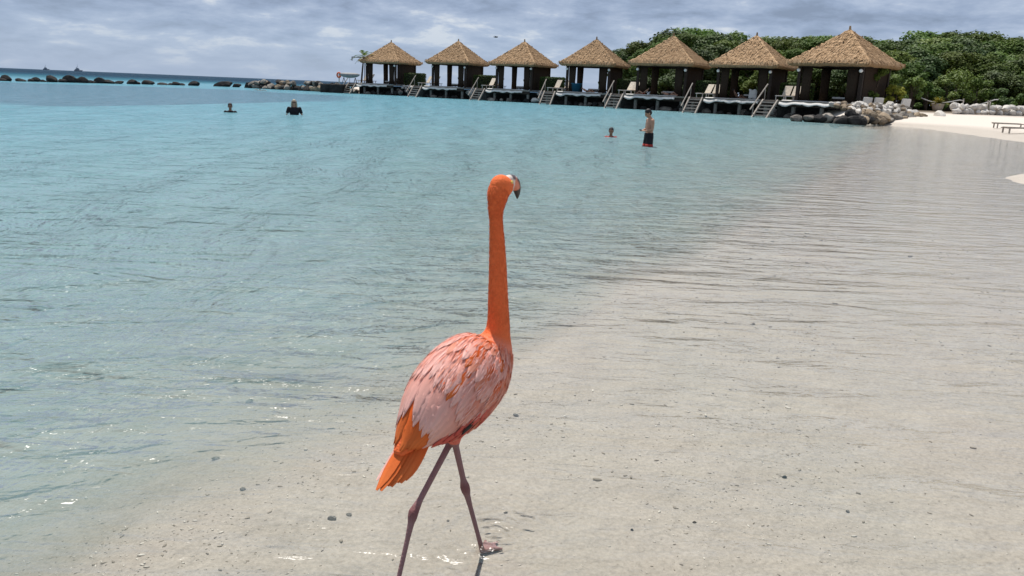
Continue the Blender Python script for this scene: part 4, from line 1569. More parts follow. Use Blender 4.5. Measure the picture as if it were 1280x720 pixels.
# dark retaining bank behind the pilings
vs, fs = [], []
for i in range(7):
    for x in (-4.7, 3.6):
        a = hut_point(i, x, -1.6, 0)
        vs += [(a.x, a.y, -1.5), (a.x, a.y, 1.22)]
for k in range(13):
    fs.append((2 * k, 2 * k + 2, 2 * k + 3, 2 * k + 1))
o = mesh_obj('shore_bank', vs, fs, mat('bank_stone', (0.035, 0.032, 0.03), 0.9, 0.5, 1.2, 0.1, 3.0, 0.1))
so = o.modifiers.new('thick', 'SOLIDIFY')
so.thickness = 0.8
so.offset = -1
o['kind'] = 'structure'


# ------------------------------------------------------------------ rock pile and low wall on the beach
pa, pb = Vector((25.2, 61.6, 0)), Vector((34.4, 67.3, 0))
pdir = (pb - pa).normalized()
pback = Vector((-pdir.y, pdir.x, 0))
for i in range(135):
    f = ((i * 0.6180339) % 1.0)
    depth_ = (i + 0.5) / 135
    base = pa.lerp(pb, f) + pback * (depth_ * 2.6 + rng.uniform(-0.15, 0.15))
    top = min(0.35 + 1.75 * depth_, 1.55) * min(1, 0.45 + (1.0 - f) * 3)
    z = top - 0.12 + rng.uniform(-0.12, 0.10)
    if depth_ < 0.3:
        kind = rng.choice(['dark', 'grey', 'tan', 'tan', 'grey'])
        s_ = rng.uniform(0.7, 1.25)
    else:
        kind = rng.choice(['pale', 'pale', 'pale', 'grey', 'tan']) if depth_ > 0.5 else rng.choice(['grey', 'tan', 'pale'])
        s_ = rng.uniform(0.45, 0.8)
    lab = {'dark': 'dark wet rock at the foot of the beach rock pile', 'grey': 'grey rock in the pile beside the end cabana on the beach', 'tan': 'tan rock in the pile beside the end cabana on the beach', 'pale': 'pale rock on the upper part of the beach rock pile'}[kind]
    rock(kind, (base.x, base.y, z), s_, lab, kind + ' rocks of the beach pile')
for i in range(14):
    f = (i + 0.5) / 14
    q = Vector((21.8, 64.6, 0)).lerp(Vector((26.0, 61.4, 0)), f) + Vector((rng.uniform(-0.3, 0.3), rng.uniform(-0.3, 0.5), 0))
    rock(rng.choice(['dark', 'dark', 'grey']), (q.x, q.y, 0.12 + 0.25 * rng.random()), rng.uniform(0.8, 1.35), 'dark wet rock at the foot of the beach rock pile', 'dark rocks of the beach pile')
# one tall pale rock at the end of the pile
rock('pale', (35.0, 68.4, 0.75), 1.3, 'tall pale rock standing at the sand end of the pile', None, 'rock', 1.2)
wa, wb_ = Vector((38.0, 72.2, 0)), Vector((52.0, 77.5, 0))
for i in range(60):
    f = (i // 2 + rng.uniform(-0.3, 0.3)) / 30
    p = wa.lerp(wb_, f) + Vector((rng.uniform(-0.2, 0.2), rng.uniform(-0.35, 0.35), 0))
    z = ground_z(p.x, p.y) + (0.22 if i % 2 == 0 else 0.62)
    rock('pale', (p.x, p.y, z), rng.uniform(0.6, 0.95), 'white stone of the low wall across the beach', 'stones of the low beach wall', 'wall_stone')

# rope posts on top of the sand
posts = []
for px, py in ((1202, 140), (1236, 139), (1231, 151)):
    Y = 73.5 if py > 145 else 76.5
    p = aty(px, py, Y)
    z = ground_z(p.x, p.y)
    posts.append(Vector((p.x, p.y, z)))
tp_ = None
for k, p in enumerate(posts):
    lab = ['wooden rope post nearer the potted yellow plant', 'wooden rope post behind the low white wall', 'wooden rope post standing in front of the low white wall'][k]
    if tp_ is None:
        tp_ = thing('rope_post', lab, 'post', p, 0, 'rope posts on the beach')
        bm = bmesh.new()
        bar(bm, (0, 0, -0.2), (0, 0, 1.15), 0.13, n=10, w2=0.115)
        bm_obj('shaft', bm, m_wood, tp_, True)
        bm = bmesh.new()
        loft(bm, [(0, 0, 1.15), (0, 0, 1.19), (0, 0, 1.23)], [0.075, 0.07, 0.03], n=10, up=Vector((0, 1, 0)))
        bm_obj('cap', bm, m_wood, tp_, True)
    else:
        dup(tp_, p, (0, 0, 0), 1.0, lab)
for k, (a, b) in enumerate(((posts[0] + Vector((-4.2, 0.8, 0.35)), posts[0]), (posts[1] + Vector((-3.4, 0.4, -0.1)), posts[1] + Vector((0.7, 0, 0.25))))):
    bm = bmesh.new()
    P = []
    for i in range(13):
        f = i / 12
        q = a.lerp(b, f) + Vector((0, 0, 1.05 - 0.45 * math.sin(math.pi * min(1, f * 1.1))))
        P.append(q)
    loft(bm, P, [0.045] * 13, n=7, up=Vector((0, 1, 0)))
    tag(bm_obj('rope', bm, m_white, None, True), ['white rope sagging to the post by the potted plant', 'white rope rising to the post behind the low wall'][k], 'rope')

# wooden beach loungers at the edge of the sand
for k, (px, py) in enumerate(((1262, 155), (1276, 158))):
    p = gp(px, py, 0.62)
    z = ground_z(p.x, p.y)
    lab = ['low wooden lounger on the open sand, the one with its frame end bare', 'low wooden lounger on the open sand with slatted top'][k]
    t = thing('beach_lounger', lab, 'lounger', (p.x, p.y, z), R(80 + 12 * k), 'wooden loungers on the open sand')
    for x in (-0.32, 0.32):
        bm = bmesh.new()
        bar(bm, (x, -1.0, 0.32), (x, 1.0, 0.32), 0.06)
        bm_obj('side_rail', bm, m_wood, t)
        for y in (-0.85, 0.85):
            bm = bmesh.new()
            bar(bm, (x, y, 0), (x, y, 0.29), 0.07)
            bm_obj('leg', bm, m_wood, t)
    for q in range(9):
        bm = bmesh.new()
        y = -0.6 + 0.19 * q if k == 0 else -0.9 + 0.21 * q
        box(bm, -0.34, 0.34, y, y + 0.13, 0.355, 0.38)
        bm_obj('slat', bm, m_wood, t)

# pale planters / chair backs behind the pile
for k, (px, w) in enumerate(((1080, 14), (1094, 13), (1128, 15))):
    Y = 69.5
    p = aty(px, 128, Y)
    z = 1.25
    t = thing('low_armchair', ['grey low armchair behind the rock pile, closest to the end cabana', 'grey low armchair behind the rock pile, middle of three', 'grey low armchair behind the rock pile by the yellow bush'][k], 'chair', (p.x, Y, z), R(15), 'low armchairs behind the rock pile')
    bm = bmesh.new()
    box(bm, -0.42, 0.42, -0.08, 0.08, 0.2, 0.85, Matrix.Translation((0, -0.35, 0)) @ Matrix.Rotation(R(8), 4, 'X'))
    bmesh.ops.bevel(bm, geom=bm.edges[:], offset=0.03, segments=2, affect='EDGES')
    bm_obj('backrest', bm, m_alu, t)
    bm = bmesh.new()
    box(bm, -0.42, 0.42, -0.27, 0.4, 0.2, 0.42)
    bm_obj('seat', bm, m_alu, t)
    for x in (-0.36, 0.36):
        for y in (-0.3, 0.3):
            bm = bmesh.new()
            bar(bm, (x, y, 0), (x, y, 0.2), 0.06)
            bm_obj('leg', bm, m_post, t)

# ------------------------------------------------------------------ trees
def crown_mesh(seed, rx, rz_, clumps, leaves, size, squash=0.8):
    r_ = random.Random(seed)
    vs, fs = [], []
    cl = []
    for i in range(clumps):
        a = r_.uniform(0, 6.28)
        h = r_.random() ** 0.8
        rr = rx * math.sqrt(max(0.05, 1 - (h * 0.95) ** 2)) * r_.uniform(0.45, 0.95)
        cl.append((Vector((rr * math.cos(a), rr * math.sin(a), rz_ * (h - 0.15))), r_.uniform(0.20, 0.40) * rx))
    for c, cr_ in cl:
        for k in range(leaves):
            d = Vector((r_.gauss(0, 1), r_.gauss(0, 1), r_.gauss(0.25, 1))).normalized()
            rad = cr_ * (r_.random() ** 0.35) * (1 + 0.25 * mnoise.noise(d * 2 + c))
            p = c + Vector((d.x * rad, d.y * rad, d.z * rad * squash))
            n_ = (d + Vector((r_.gauss(0, 0.45), r_.gauss(0, 0.45), r_.gauss(0.5, 0.45)))).normalized()
            leaf_quad(vs, fs, p, n_, size, r_)
    return vs, fs, [c for c, _ in cl]


TREES = []
for v in range(5):
    rx, hz_ = rng.uniform(2.5, 3.2), rng.uniform(3.2, 4.2)
    vs, fs, cl = crown_mesh(40 + v, rx, hz_, 34, 210, 0.34)
    cz = rng.uniform(2.6, 3.4)
    vs = [p + Vector((0, 0, cz)) for p in vs]
    me = bpy.data.meshes.new('crown')
    me.from_pydata(vs, [], fs)
    me.materials.append([m_leaf, m_leaf_dark, m_leaf, m_leaf_light, m_leaf][v])
    bm = bmesh.new()
    loft(bm, [(0, 0, -0.5), (0.06, 0.03, 1.2), (-0.05, 0.1, cz), (0.05, 0.0, cz + 0.5 * hz_)], [0.26, 0.19, 0.14, 0.05], n=9, up=Vector((0, 1, 0)))
    for c in cl[:9]:
        z0 = rng.uniform(0.35, 0.95) * cz
        loft(bm, [(0, 0.03, z0), (c.x * 0.45, c.y * 0.45, z0 * 0.5 + (c.z + cz) * 0.5), (c.x, c.y, c.z + cz)], [0.09, 0.06, 0.025], n=6, up=Vector((0.3, 1, 0.2)))
    tm = bpy.data.meshes.new('trunk')
    bm.to_mesh(tm)
    bm.free()
    tm.materials.append(m_bark)
    TREES.append((me, tm, max(p.z for p in vs)))


def tree(v, loc, sc, label, group, name='tree', rz=None, mats=None):
    t = thing(name, label, 'tree', loc, rng.uniform(0, 6.28) if rz is None else rz, group)
    t.scale = sc if hasattr(sc, '__len__') else (sc, sc, sc)
    a = bpy.data.objects.new('crown', TREES[v][0])
    b = bpy.data.objects.new('trunk', TREES[v][1])
    for o in (a, b):
        COL.objects.link(o)
        o.parent = t
    if mats:
        a.material_slots[0].link = 'OBJECT'
        a.material_slots[0].material = mats
    return t


# canopy line of the photograph: pixel x -> pixel y of the tree tops
TOPX = [765, 790, 830, 880, 905, 935, 960, 1000, 1040, 1080, 1110, 1140, 1175, 1210, 1250, 1290, 1400]
TOPY = [62, 50, 40, 31, 37, 44, 42, 45, 44, 45, 48, 43, 37, 38, 43, 46, 46]
cnt = 0
for row, (Yr, step, drop) in enumerate(((120, 22, 0), (111, 22, 7), (101, 24, 18))):
    px = 778 + row * 45
    while px < 1380:
        Y = Yr + rng.uniform(-3, 3)
        hz = 84.5 + 0.0412 * px
        ty = np.interp(px, TOPX, TOPY) + drop * rng.uniform(0.7, 1.3) + rng.uniform(-3, 4)
        p = aty(px, ty, Y)
        g = 1.15
        hgt = p.z - g
        v = rng.randrange(5)
        s_ = hgt / TREES[v][2]
        tree(v, (p.x, Y, g), (max(s_, 0.75) * rng.uniform(1.0, 1.25), max(s_, 0.75) * 1.1, s_), ['mid green tree in the wood behind the cabanas', 'dark green tree in the wood behind the cabanas', 'mid green tree in the wood behind the cabanas', 'light green tree in the wood behind the cabanas', 'mid green tree in the wood behind the cabanas'][v], ['mid', 'dark', 'mid', 'light', 'mid'][v] + ' green trees of the wood')
        px += step * rng.uniform(0.8, 1.2)
        cnt += 1
# front rank of bushy trees behind the beach
for px, Y, h, w, v, m_ in ((1095, 80, 4.6, 1.0, 0, None), (1125, 84, 5.0, 1.0, 2, None), (1150, 88, 6.0, 1.1, 1, None), (1185, 90, 6.6, 1.2, 0, None), (1225, 90, 6.4, 1.2, 2, None), (1262, 90, 6.2, 1.2, 1, None), (1300, 90, 6.6, 1.2, 4, None),
                           (1335, 90, 6.6, 1.2, 0, None), (1110, 90, 6.5, 1.1, 4, None), (1060, 86, 5.0, 1.0, 1, None), (1010, 92, 5.2, 1.0, 2, None), (960, 96, 5.0, 1.0, 0, None), (905, 102, 5.2, 1.0, 4, None), (860, 108, 5.0, 1.0, 1, None), (1245, 84, 4.6, 1.1, 1, None), (1290, 84, 4.8, 1.1, 2, None)):
    p = aty(px, 128, Y)
    tree(v, (p.x, Y, 0.9), (w, w, h / TREES[v][2]), 'bushy green tree at the front edge of the wood', 'trees at the front edge of the wood')


def bush(loc, r, h, label, m_, seed, size=0.3, name='bush', group=None, leaves=130, clumps=14):
    t = thing(name, label, 'bush', loc, 0, group)
    vs, fs, cl = crown_mesh(seed, r, h, clumps, leaves, size)
    vs = [v + Vector((0, 0, h * 0.22)) for v in vs]
    mesh_obj('foliage', vs, fs, m_, t)
    bm = bmesh.new()
    for c in cl[:8]:
        loft(bm, [(c.x * 0.1, c.y * 0.1, -0.25), (c.x * 0.5, c.y * 0.5, c.z * 0.6), (c.x * 0.9, c.y * 0.9, c.z + h * 0.22)], [0.05, 0.04, 0.015], n=6, up=Vector((0.2, 1, 0)))
    bm_obj('stems', bm, m_bark, t)
    return t


for k, (px, Y, r, h, m_, lab) in enumerate((
        (1117, 73.5, 1.0, 1.9, m_leaf_yellow, 'yellow green bush between the low armchairs and the end cabana'),
        (1140, 77, 1.3, 2.6, m_leaf_light, 'light green bush behind the rock pile'),
        (1100, 78, 1.6, 3.4, m_leaf_light, 'tall light green bush beside the end cabana'),
        (1190, 82, 2.2, 3.4, m_leaf_light, 'bright sea grape bush behind the potted yellow plant'),
        (1222, 82, 2.2, 3.2, m_leaf_light, 'bright sea grape bush behind the rope posts'),
        (1084, 73.5, 1.5, 4.0, m_leaf, 'dark leafy bush against the side of the end cabana'),
        (1160, 80, 1.6, 2.6, m_leaf, 'dark green bush beside the potted yellow plant'),
        (1270, 80, 1.6, 1.6, m_leaf, 'low dark bush behind the low white wall'),
        (1250, 81, 1.6, 1.9, m_leaf_dark, 'low dark shrub behind the rope between the posts'))):
    p = aty(px, 128, Y)
    bush((p.x, Y, max(0.6, ground_z(p.x, Y))), r, h, lab, m_, 300 + k)
# understorey thicket between the trunks
und = None
for k in range(46):
    px = 800 + 12.5 * k
    Y = 101 if px < 1000 else (94 if px < 1100 else 87.5)
    Y += rng.uniform(-3, 3)
    p = aty(px, 128, Y)
    if und is None:
        und = bush((p.x, Y, 0.8), 2.1, 2.6, 'low shrub of the thicket under the wood', m_leaf_dark, 777, 0.36, 'shrub', 'shrubs under the wood', 170, 18)
    else:
        dup(und, (p.x, Y, 0.8), (0, 0, rng.uniform(0, 6.28)), rng.uniform(0.85, 1.3))
# potted yellow plant
p = aty(1173, 128, 76)
gz = ground_z(p.x, 76)
t = thing('potted_plant', 'yellow leafed plant in a pale pot at the edge of the sand', 'plant', (p.x, 76, gz))
bm = bmesh.new()
loft(bm, [(0, 0, 0), (0, 0, 0.3), (0, 0, 0.62), (0, 0, 0.68), (0, 0, 0.69)], [0.34, 0.46, 0.55, 0.58, 0.50], n=16, up=Vector((0, 1, 0)))
bm_obj('pot', bm, m_sling, t, True)
vs, fs = [], []
for k in range(70):
    a, el = rng.uniform(0, 6.28), rng.uniform(0.25, 1.35)
    d = Vector((math.cos(a) * math.cos(el), math.sin(a) * math.cos(el), math.sin(el)))
    sd = d.cross(Vector((0, 0, 1))).normalized() * 0.07
    ln = rng.uniform(0.8, 1.3)
    prev = None
    for j in range(6):
        f = j / 5
        c = Vector((0, 0, 0.66)) + d * ln * f + Vector((0, 0, -0.5 * f * f))
        w = math.sin(math.pi * (0.12 + 0.86 * f))
        q = len(vs)
        vs += [c - sd * w, c + sd * w]
        if prev is not None:
            fs.append((prev, prev + 1, q + 1, q))
        prev = q
mesh_obj('leaves', vs, fs, m_leaf_yellow, t)

# palm behind the first cabana
hp = aty(451.5, 104, 119.5)
t = thing('palm_tree', 'small ragged palm leaning behind the far end cabana', 'palm', (hp.x, hp.y, 1.1))
bm = bmesh.new()
P = [(0.3 * f + 0.1 * f * f, 0, 4.2 * f) for f in [k / 8 for k in range(9)]]
loft(bm, P, [0.14 - 0.05 * k / 8 + 0.012 * (k % 2) for k in range(9)], n=9, up=Vector((0, 1, 0)))
bm_obj('trunk', bm, m_bark, t, True)
top = Vector(P[-1])
for k in range(13):
    a = k * 2 * math.pi / 13 + rng.uniform(-0.2, 0.2)
    el = rng.uniform(-0.5, 1.1)
    d = Vector((math.cos(a) * math.cos(el), math.sin(a) * math.cos(el), math.sin(el)))
    vs, fs = [], []
    sd = d.cross(Vector((0, 0, 1))).normalized()
    ln = rng.uniform(1.4, 2.0)
    for j in range(14):
        f = (j + 1) / 14
        c = top + d * ln * f + Vector((0, 0, -0.7 * f * f))
        for s_ in (-1, 1):
            l2 = 0.5 * math.sin(math.pi * (0.15 + 0.8 * f))
            e_ = c + sd * s_ * l2 * 0.8 + d * l2 * 0.5 + Vector((0, 0, -0.22 * l2))
            q = len(vs)
            vs += [c, c + d * 0.07, e_]
            fs.append((q, q + 1, q + 2))
        if j:
            q = len(vs)
            c0 = top + d * ln * (f - 1 / 14) + Vector((0, 0, -0.7 * (f - 1 / 14) ** 2))
            w = Vector((0, 0, 0.025))
            vs += [c0 - w, c0 + w, c + w, c - w]
            fs.append((q, q + 1, q + 2, q + 3))
    mesh_obj('frond', vs, fs, m_leaf_yellow if k % 3 == 0 else m_leaf_light, t)
# lamp arm beside it
hp = aty(456, 104, 121)
t = thing('lamp_post', 'thin dark post with a crossarm beside the far end cabana', 'lamp post', (hp.x, hp.y, 1.15))
bm = bmesh.new()
bar(bm, (0, 0, 0), (0, 0, 4.1), 0.12, n=8, w2=0.09)
bm_obj('pole', bm, m_post, t)
bm = bmesh.new()
bar(bm, (0.1, 0, 4.0), (-1.9, 0, 4.0), 0.14, n=8)
bm_obj('arm', bm, m_post, t)
bm = bmesh.new()
bar(bm, (-1.85, 0, 3.93), (-1.85, 0, 3.5), 0.14, n=8)
bm_obj('lamp_head', bm, m_post, t)
# upturned canoe on a rack and life ring on the first deck
hp = aty(437, 98, 117)
t = thing('canoe', 'grey upturned canoe lying on a rack at the end of the row', 'canoe', (hp.x, 117, DECK), R(6))
bm = bmesh.new()
P, rad = [], []
for k in range(13):
    f = k / 12 * 2 - 1
    P.append((f * 1.45, 0, 1.02 + 0.12 * f * f))
    rad.append((max(0.03, 0.42 * (1 - f * f) ** 0.6), max(0.03, 0.36 * (1 - f * f) ** 0.5)))
loft(bm, P, rad, n=12, up=Vector((0, 0, 1)))
bm_obj('hull', bm, mat('canoe_grey', (0.26, 0.25, 0.24), 0.6, 0.2, 3.0), t, True)
for x in (-0.8, 0.8):
    bm = bmesh.new()
    bar(bm, (x - 0.2, 0, 0), (x, 0, 0.72), 0.08)
    bar(bm, (x + 0.2, 0, 0), (x + 0.005, 0, 0.715), 0.075)
    bm_obj('rack', bm, m_post, t)
hp = aty(424, 104, 117)
t = thing('life_ring', 'orange life ring hung on a pale stand at the end of the row', 'life ring', (hp.x, 117, DECK - 0.05))
bm = bmesh.new()
bar(bm, (0, 0, 0), (0, 0, 1.2), 0.16, n=8)
bm_obj('stand', bm, m_sling, t)
bm = bmesh.new()
loft(bm, [(0.25 * math.cos(q), -0.14, 1.05 + 0.32 * math.sin(q)) for q in [2 * math.pi * k / 20 for k in range(21)]], [0.11] * 21, n=8, up=Vector((0, 1, 0)))
bm_obj('ring', bm, mat('life_orange', (0.62, 0.11, 0.03), 0.5, 0.1, 5.0), t, True)
# low stone jetty head left of the first cabana
hp = aty(417, 108, 118.5)
bm = bmesh.new()
box(bm, -1.7, 1.7, -1.5, 1.5, -0.8, 1.25)
bmesh.ops.bevel(bm, geom=bm.edges[:], offset=0.12, segments=1, affect='EDGES')
o = bm_obj('jetty_head', bm, MATS['bank_stone'])
o.location = (hp.x, 119.5, 0)
o.rotation_euler = (0, 0, R(-10))
tag(o, 'dark stone jetty head between the spit and the far cabana', 'jetty')

# ------------------------------------------------------------------ people
m_skin = mat('skin_tan', (0.42, 0.235, 0.155), 0.55, 0.12, 6.0, 0.002, 40, 0.3)
m_skin_d = mat('skin_brown', (0.24, 0.125, 0.08), 0.55, 0.12, 6.0, 0.002, 40, 0.3)
m_hair = mat('hair_black', (0.012, 0.010, 0.010), 0.5, 0.3, 30.0, 0.004, 60, 0.3)
m_hair_g = mat('hair_pale', (0.34, 0.28, 0.20), 0.55, 0.3, 30.0, 0.004, 60, 0.3)
m_black = mat('black_fabric', (0.010, 0.010, 0.013), 0.7, 0.3, 8.0, 0.004, 30, 0.2)
m_red = mat('red_fabric', (0.34, 0.035, 0.025), 0.7, 0.2, 8.0, 0.004, 30, 0.2)


def head_shapes(bm, c, yaw=0.0, pitch=0.0, s=1.0):
    """skull, jaw, nose, brow, lips, ears; face looks along local -y turned by yaw"""
    M = Matrix.Rotation(yaw, 3, 'Z') @ Matrix.Rotation(pitch, 3, 'X')
    c = Vector(c)
    T = lambda x, y, z: c + M @ (Vector((x, y, z)) * s)
    ball(bm, T(0, 0.01, 0.03), (0.076 * s, 0.095 * s, 0.088 * s), 18, 12, M)
    ball(bm, T(0, -0.025, -0.035), (0.058 * s, 0.062 * s, 0.075 * s), 16, 10, M)
    ball(bm, T(0, -0.055, -0.085), (0.030 * s, 0.028 * s, 0.024 * s), 10, 8, M)
    loft(bm, [T(0, -0.082, 0.022), T(0, -0.096, -0.005), T(0, -0.104, -0.024), T(0, -0.085, -0.034)], [0.010 * s, 0.012 * s, 0.016 * s, 0.012 * s], n=8, up=Vector((1, 0, 0)))
    ball(bm, T(0, -0.082, -0.054), (0.026 * s, 0.012 * s, 0.010 * s), 10, 6, M)
    for sd in (-1, 1):
        ball(bm, T(0.030 * sd, -0.075, 0.028), (0.022 * s, 0.014 * s, 0.008 * s), 8, 6, M)
        ball(bm, T(0.077 * sd, 0.012, -0.008), (0.010 * s, 0.022 * s, 0.034 * s), 8, 8, M)
    return T, M


def eyes(t, T, s=1.0):
    for sd in (-1, 1):
        bm = bmesh.new()
        ball(bm, T(0.030 * sd, -0.078, 0.010), 0.011 * s, 10, 8)
        bm_obj('eye', bm, mat('eye_dark', (0.03, 0.02, 0.018), 0.2, 0.1, 20.0, spec=0.5), t, True)


def hair_cap(t, T, M, m_, s=1.0, long_=0.0):
    bm = bmesh.new()
    ball(bm, T(0, 0.022, 0.045), (0.084 * s, 0.100 * s, 0.088 * s), 20, 14, M)
    ball(bm, T(0, 0.05, 0.0), (0.078 * s, 0.075 * s, 0.08 * s), 16, 10, M)
    if long_:
        for sd in (-1, 1):
            loft(bm, [T(0.072 * sd, 0.0, 0.06), T(0.088 * sd, 0.0, -0.05), T(0.092 * sd, -0.01, -0.13), T(0.095 * sd, -0.02, -0.13 - long_)], [0.030 * s, 0.036 * s, 0.034 * s, 0.015 * s], n=8, up=Vector((0, 1, 0)))
        loft(bm, [T(0, 0.09, 0.03), T(0, 0.105, -0.08), T(0, 0.09, -0.13 - long_)], [(0.07 * s, 0.04 * s), (0.085 * s, 0.035 * s), (0.07 * s, 0.015 * s)], n=10, up=Vector((0, 1, 0)))
    me = remeshed(bm, 0.012, 2)
    for v in me.vertices:
        v.co += Vector(mnoise.noise_vector(v.co * 40)) * 0.005
    link('hair', me, m_, t)


def arm_chain(bm, sh, el, wr, r0=0.052, hand_dir=None):
    sh, el, wr = Vector(sh), Vector(el), Vector(wr)
    loft(bm, [sh, sh.lerp(el, 0.4), el, el.lerp(wr, 0.3), wr], [r0 * 1.1, r0 * 0.95, r0 * 0.75, r0 * 0.78, r0 * 0.50], n=10, up=Vector((0.3, 0.2, 1)))
    d = Vector(hand_dir) if hand_dir else (wr - el).normalized()
    d.normalize()
    s = d.cross(Vector((0, 0, 1)))
    s = s.normalized() if s.length > 0.1 else Vector((1, 0, 0))
    n = s.cross(d)
    palm = wr + d * 0.05
    loft(bm, [wr, palm, wr + d * 0.095], [(0.030, 0.020), (0.040, 0.017), (0.038, 0.014)], n=10, up=n)
    for k, ln in enumerate((0.068, 0.080, 0.074, 0.058)):
        b = wr + d * 0.088 + s * (0.030 - 0.020 * k)
        loft(bm, [b, b + d * ln * 0.5 - n * 0.006, b + d * ln * 0.85 - n * 0.022], [0.0095, 0.0088, 0.007], n=7, up=n)
    b = wr + d * 0.03 + s * 0.034
    loft(bm, [b, b + d * 0.03 + s * 0.022 - n * 0.01, b + d * 0.06 + s * 0.026 - n * 0.018], [0.012, 0.010, 0.008], n=7, up=n)


# the man standing thigh-deep, head bent over what his hands hold
mp_ = gp(810, 183)
gz = ground_z(mp_.x, mp_.y)
man = thing('person', 'man in black trunks with red hem standing thigh deep, looking down at his hands', 'person', (mp_.x, mp_.y, gz), R(-76))
H0 = gz
bm = bmesh.new()
hipz = 0.93
zoff = -(hipz - 0.93)
# faces local -y
loft(bm, [(0, 0.0, 0.86), (0, 0.0, 0.97), (0, 0.01, 1.08), (0, 0.02, 1.22), (0, 0.02, 1.36), (0, 0.015, 1.45), (0, 0.0, 1.50)],
     [(0.150, 0.115), (0.165, 0.120), (0.145, 0.105), (0.170, 0.115), (0.195, 0.115), (0.165, 0.085), (0.07, 0.06)], n=18, up=Vector((0, 1, 0)))
loft(bm, [(0, 0.0, 1.46), (0, -0.025, 1.54), (0, -0.055, 1.60)], [0.062, 0.054, 0.054], n=12, up=Vector((0, 1, 0)))
for sd in (-1, 1):
    loft(bm, [(0.085 * sd, 0, 0.95), (0.095 * sd, -0.01, 0.75), (0.10 * sd, -0.02, 0.48), (0.10 * sd, 0.02, 0.38), (0.105 * sd, 0.03, 0.25), (0.105 * sd, 0.02, 0.06)], [0.098, 0.090, 0.060, 0.058, 0.056, 0.038], n=12, up=Vector((0, 1, 0)))
    loft(bm, [(0.105 * sd, 0.05, 0.03), (0.105 * sd, -0.06, 0.035), (0.11 * sd, -0.17, 0.015)], [(0.035, 0.03), (0.045, 0.035), (0.04, 0.015)], n=10, up=Vector((0, 0, 1)))
    ball(bm, (0.185 * sd, 0.01, 1.425), (0.062, 0.062, 0.06), 12, 8)
    arm_chain(bm, (0.20 * sd, 0.01, 1.42), (0.235 * sd, -0.02, 1.14), (0.12 * sd, -0.19, 1.09), 0.052, (-0.75 * sd, -0.6, 0.15))
T, M = head_shapes(bm, (0, -0.085, 1.635), 0.0, R(28), 1.06)
me = remeshed(bm, 0.0095, 4)
link('body', me, m_skin, man)
eyes(man, T)
hair_cap(man, T, M, m_hair, 1.08)
bm = bmesh.new()
loft(bm, [(0, 0.0, 0.84), (0, 0.0, 0.90), (0, 0.0, 1.04)], [(0.182, 0.146), (0.186, 0.145), (0.180, 0.136)], n=18, up=Vector((0, 1, 0)))
for sd in (-1, 1):
    loft(bm, [(0.088 * sd, 0, 0.92), (0.10 * sd, -0.01, 0.76), (0.105 * sd, -0.015, 0.66)], [0.112, 0.118, 0.120], n=14, up=Vector((0, 1, 0)))
me = remeshed(bm, 0.012, 3)
tr_ = link('swim_trunks', me, m_black, man)
for sd in (-1, 1):
    bm = bmesh.new()
    loft(bm, [(0.105 * sd, -0.012, 0.69), (0.107 * sd, -0.015, 0.585)], [0.1235, 0.126], n=16, up=Vector((0, 1, 0)))
    bm_obj('red_hem', bm, m_red, tr_, True)
bm = bmesh.new()
box(bm, -0.035, 0.035, -0.33, -0.26, 1.105, 1.135)
bmesh.ops.bevel(bm, geom=bm.edges[:], offset=0.008, segments=2, affect='EDGES')
o = bm_obj('small_object', bm, m_black)
o.matrix_world = Matrix.Translation((mp_.x, mp_.y, gz)) @ Matrix.Rotation(R(-76), 4, 'Z')
tag(o, 'small dark object held in the hands of the standing man', 'object')


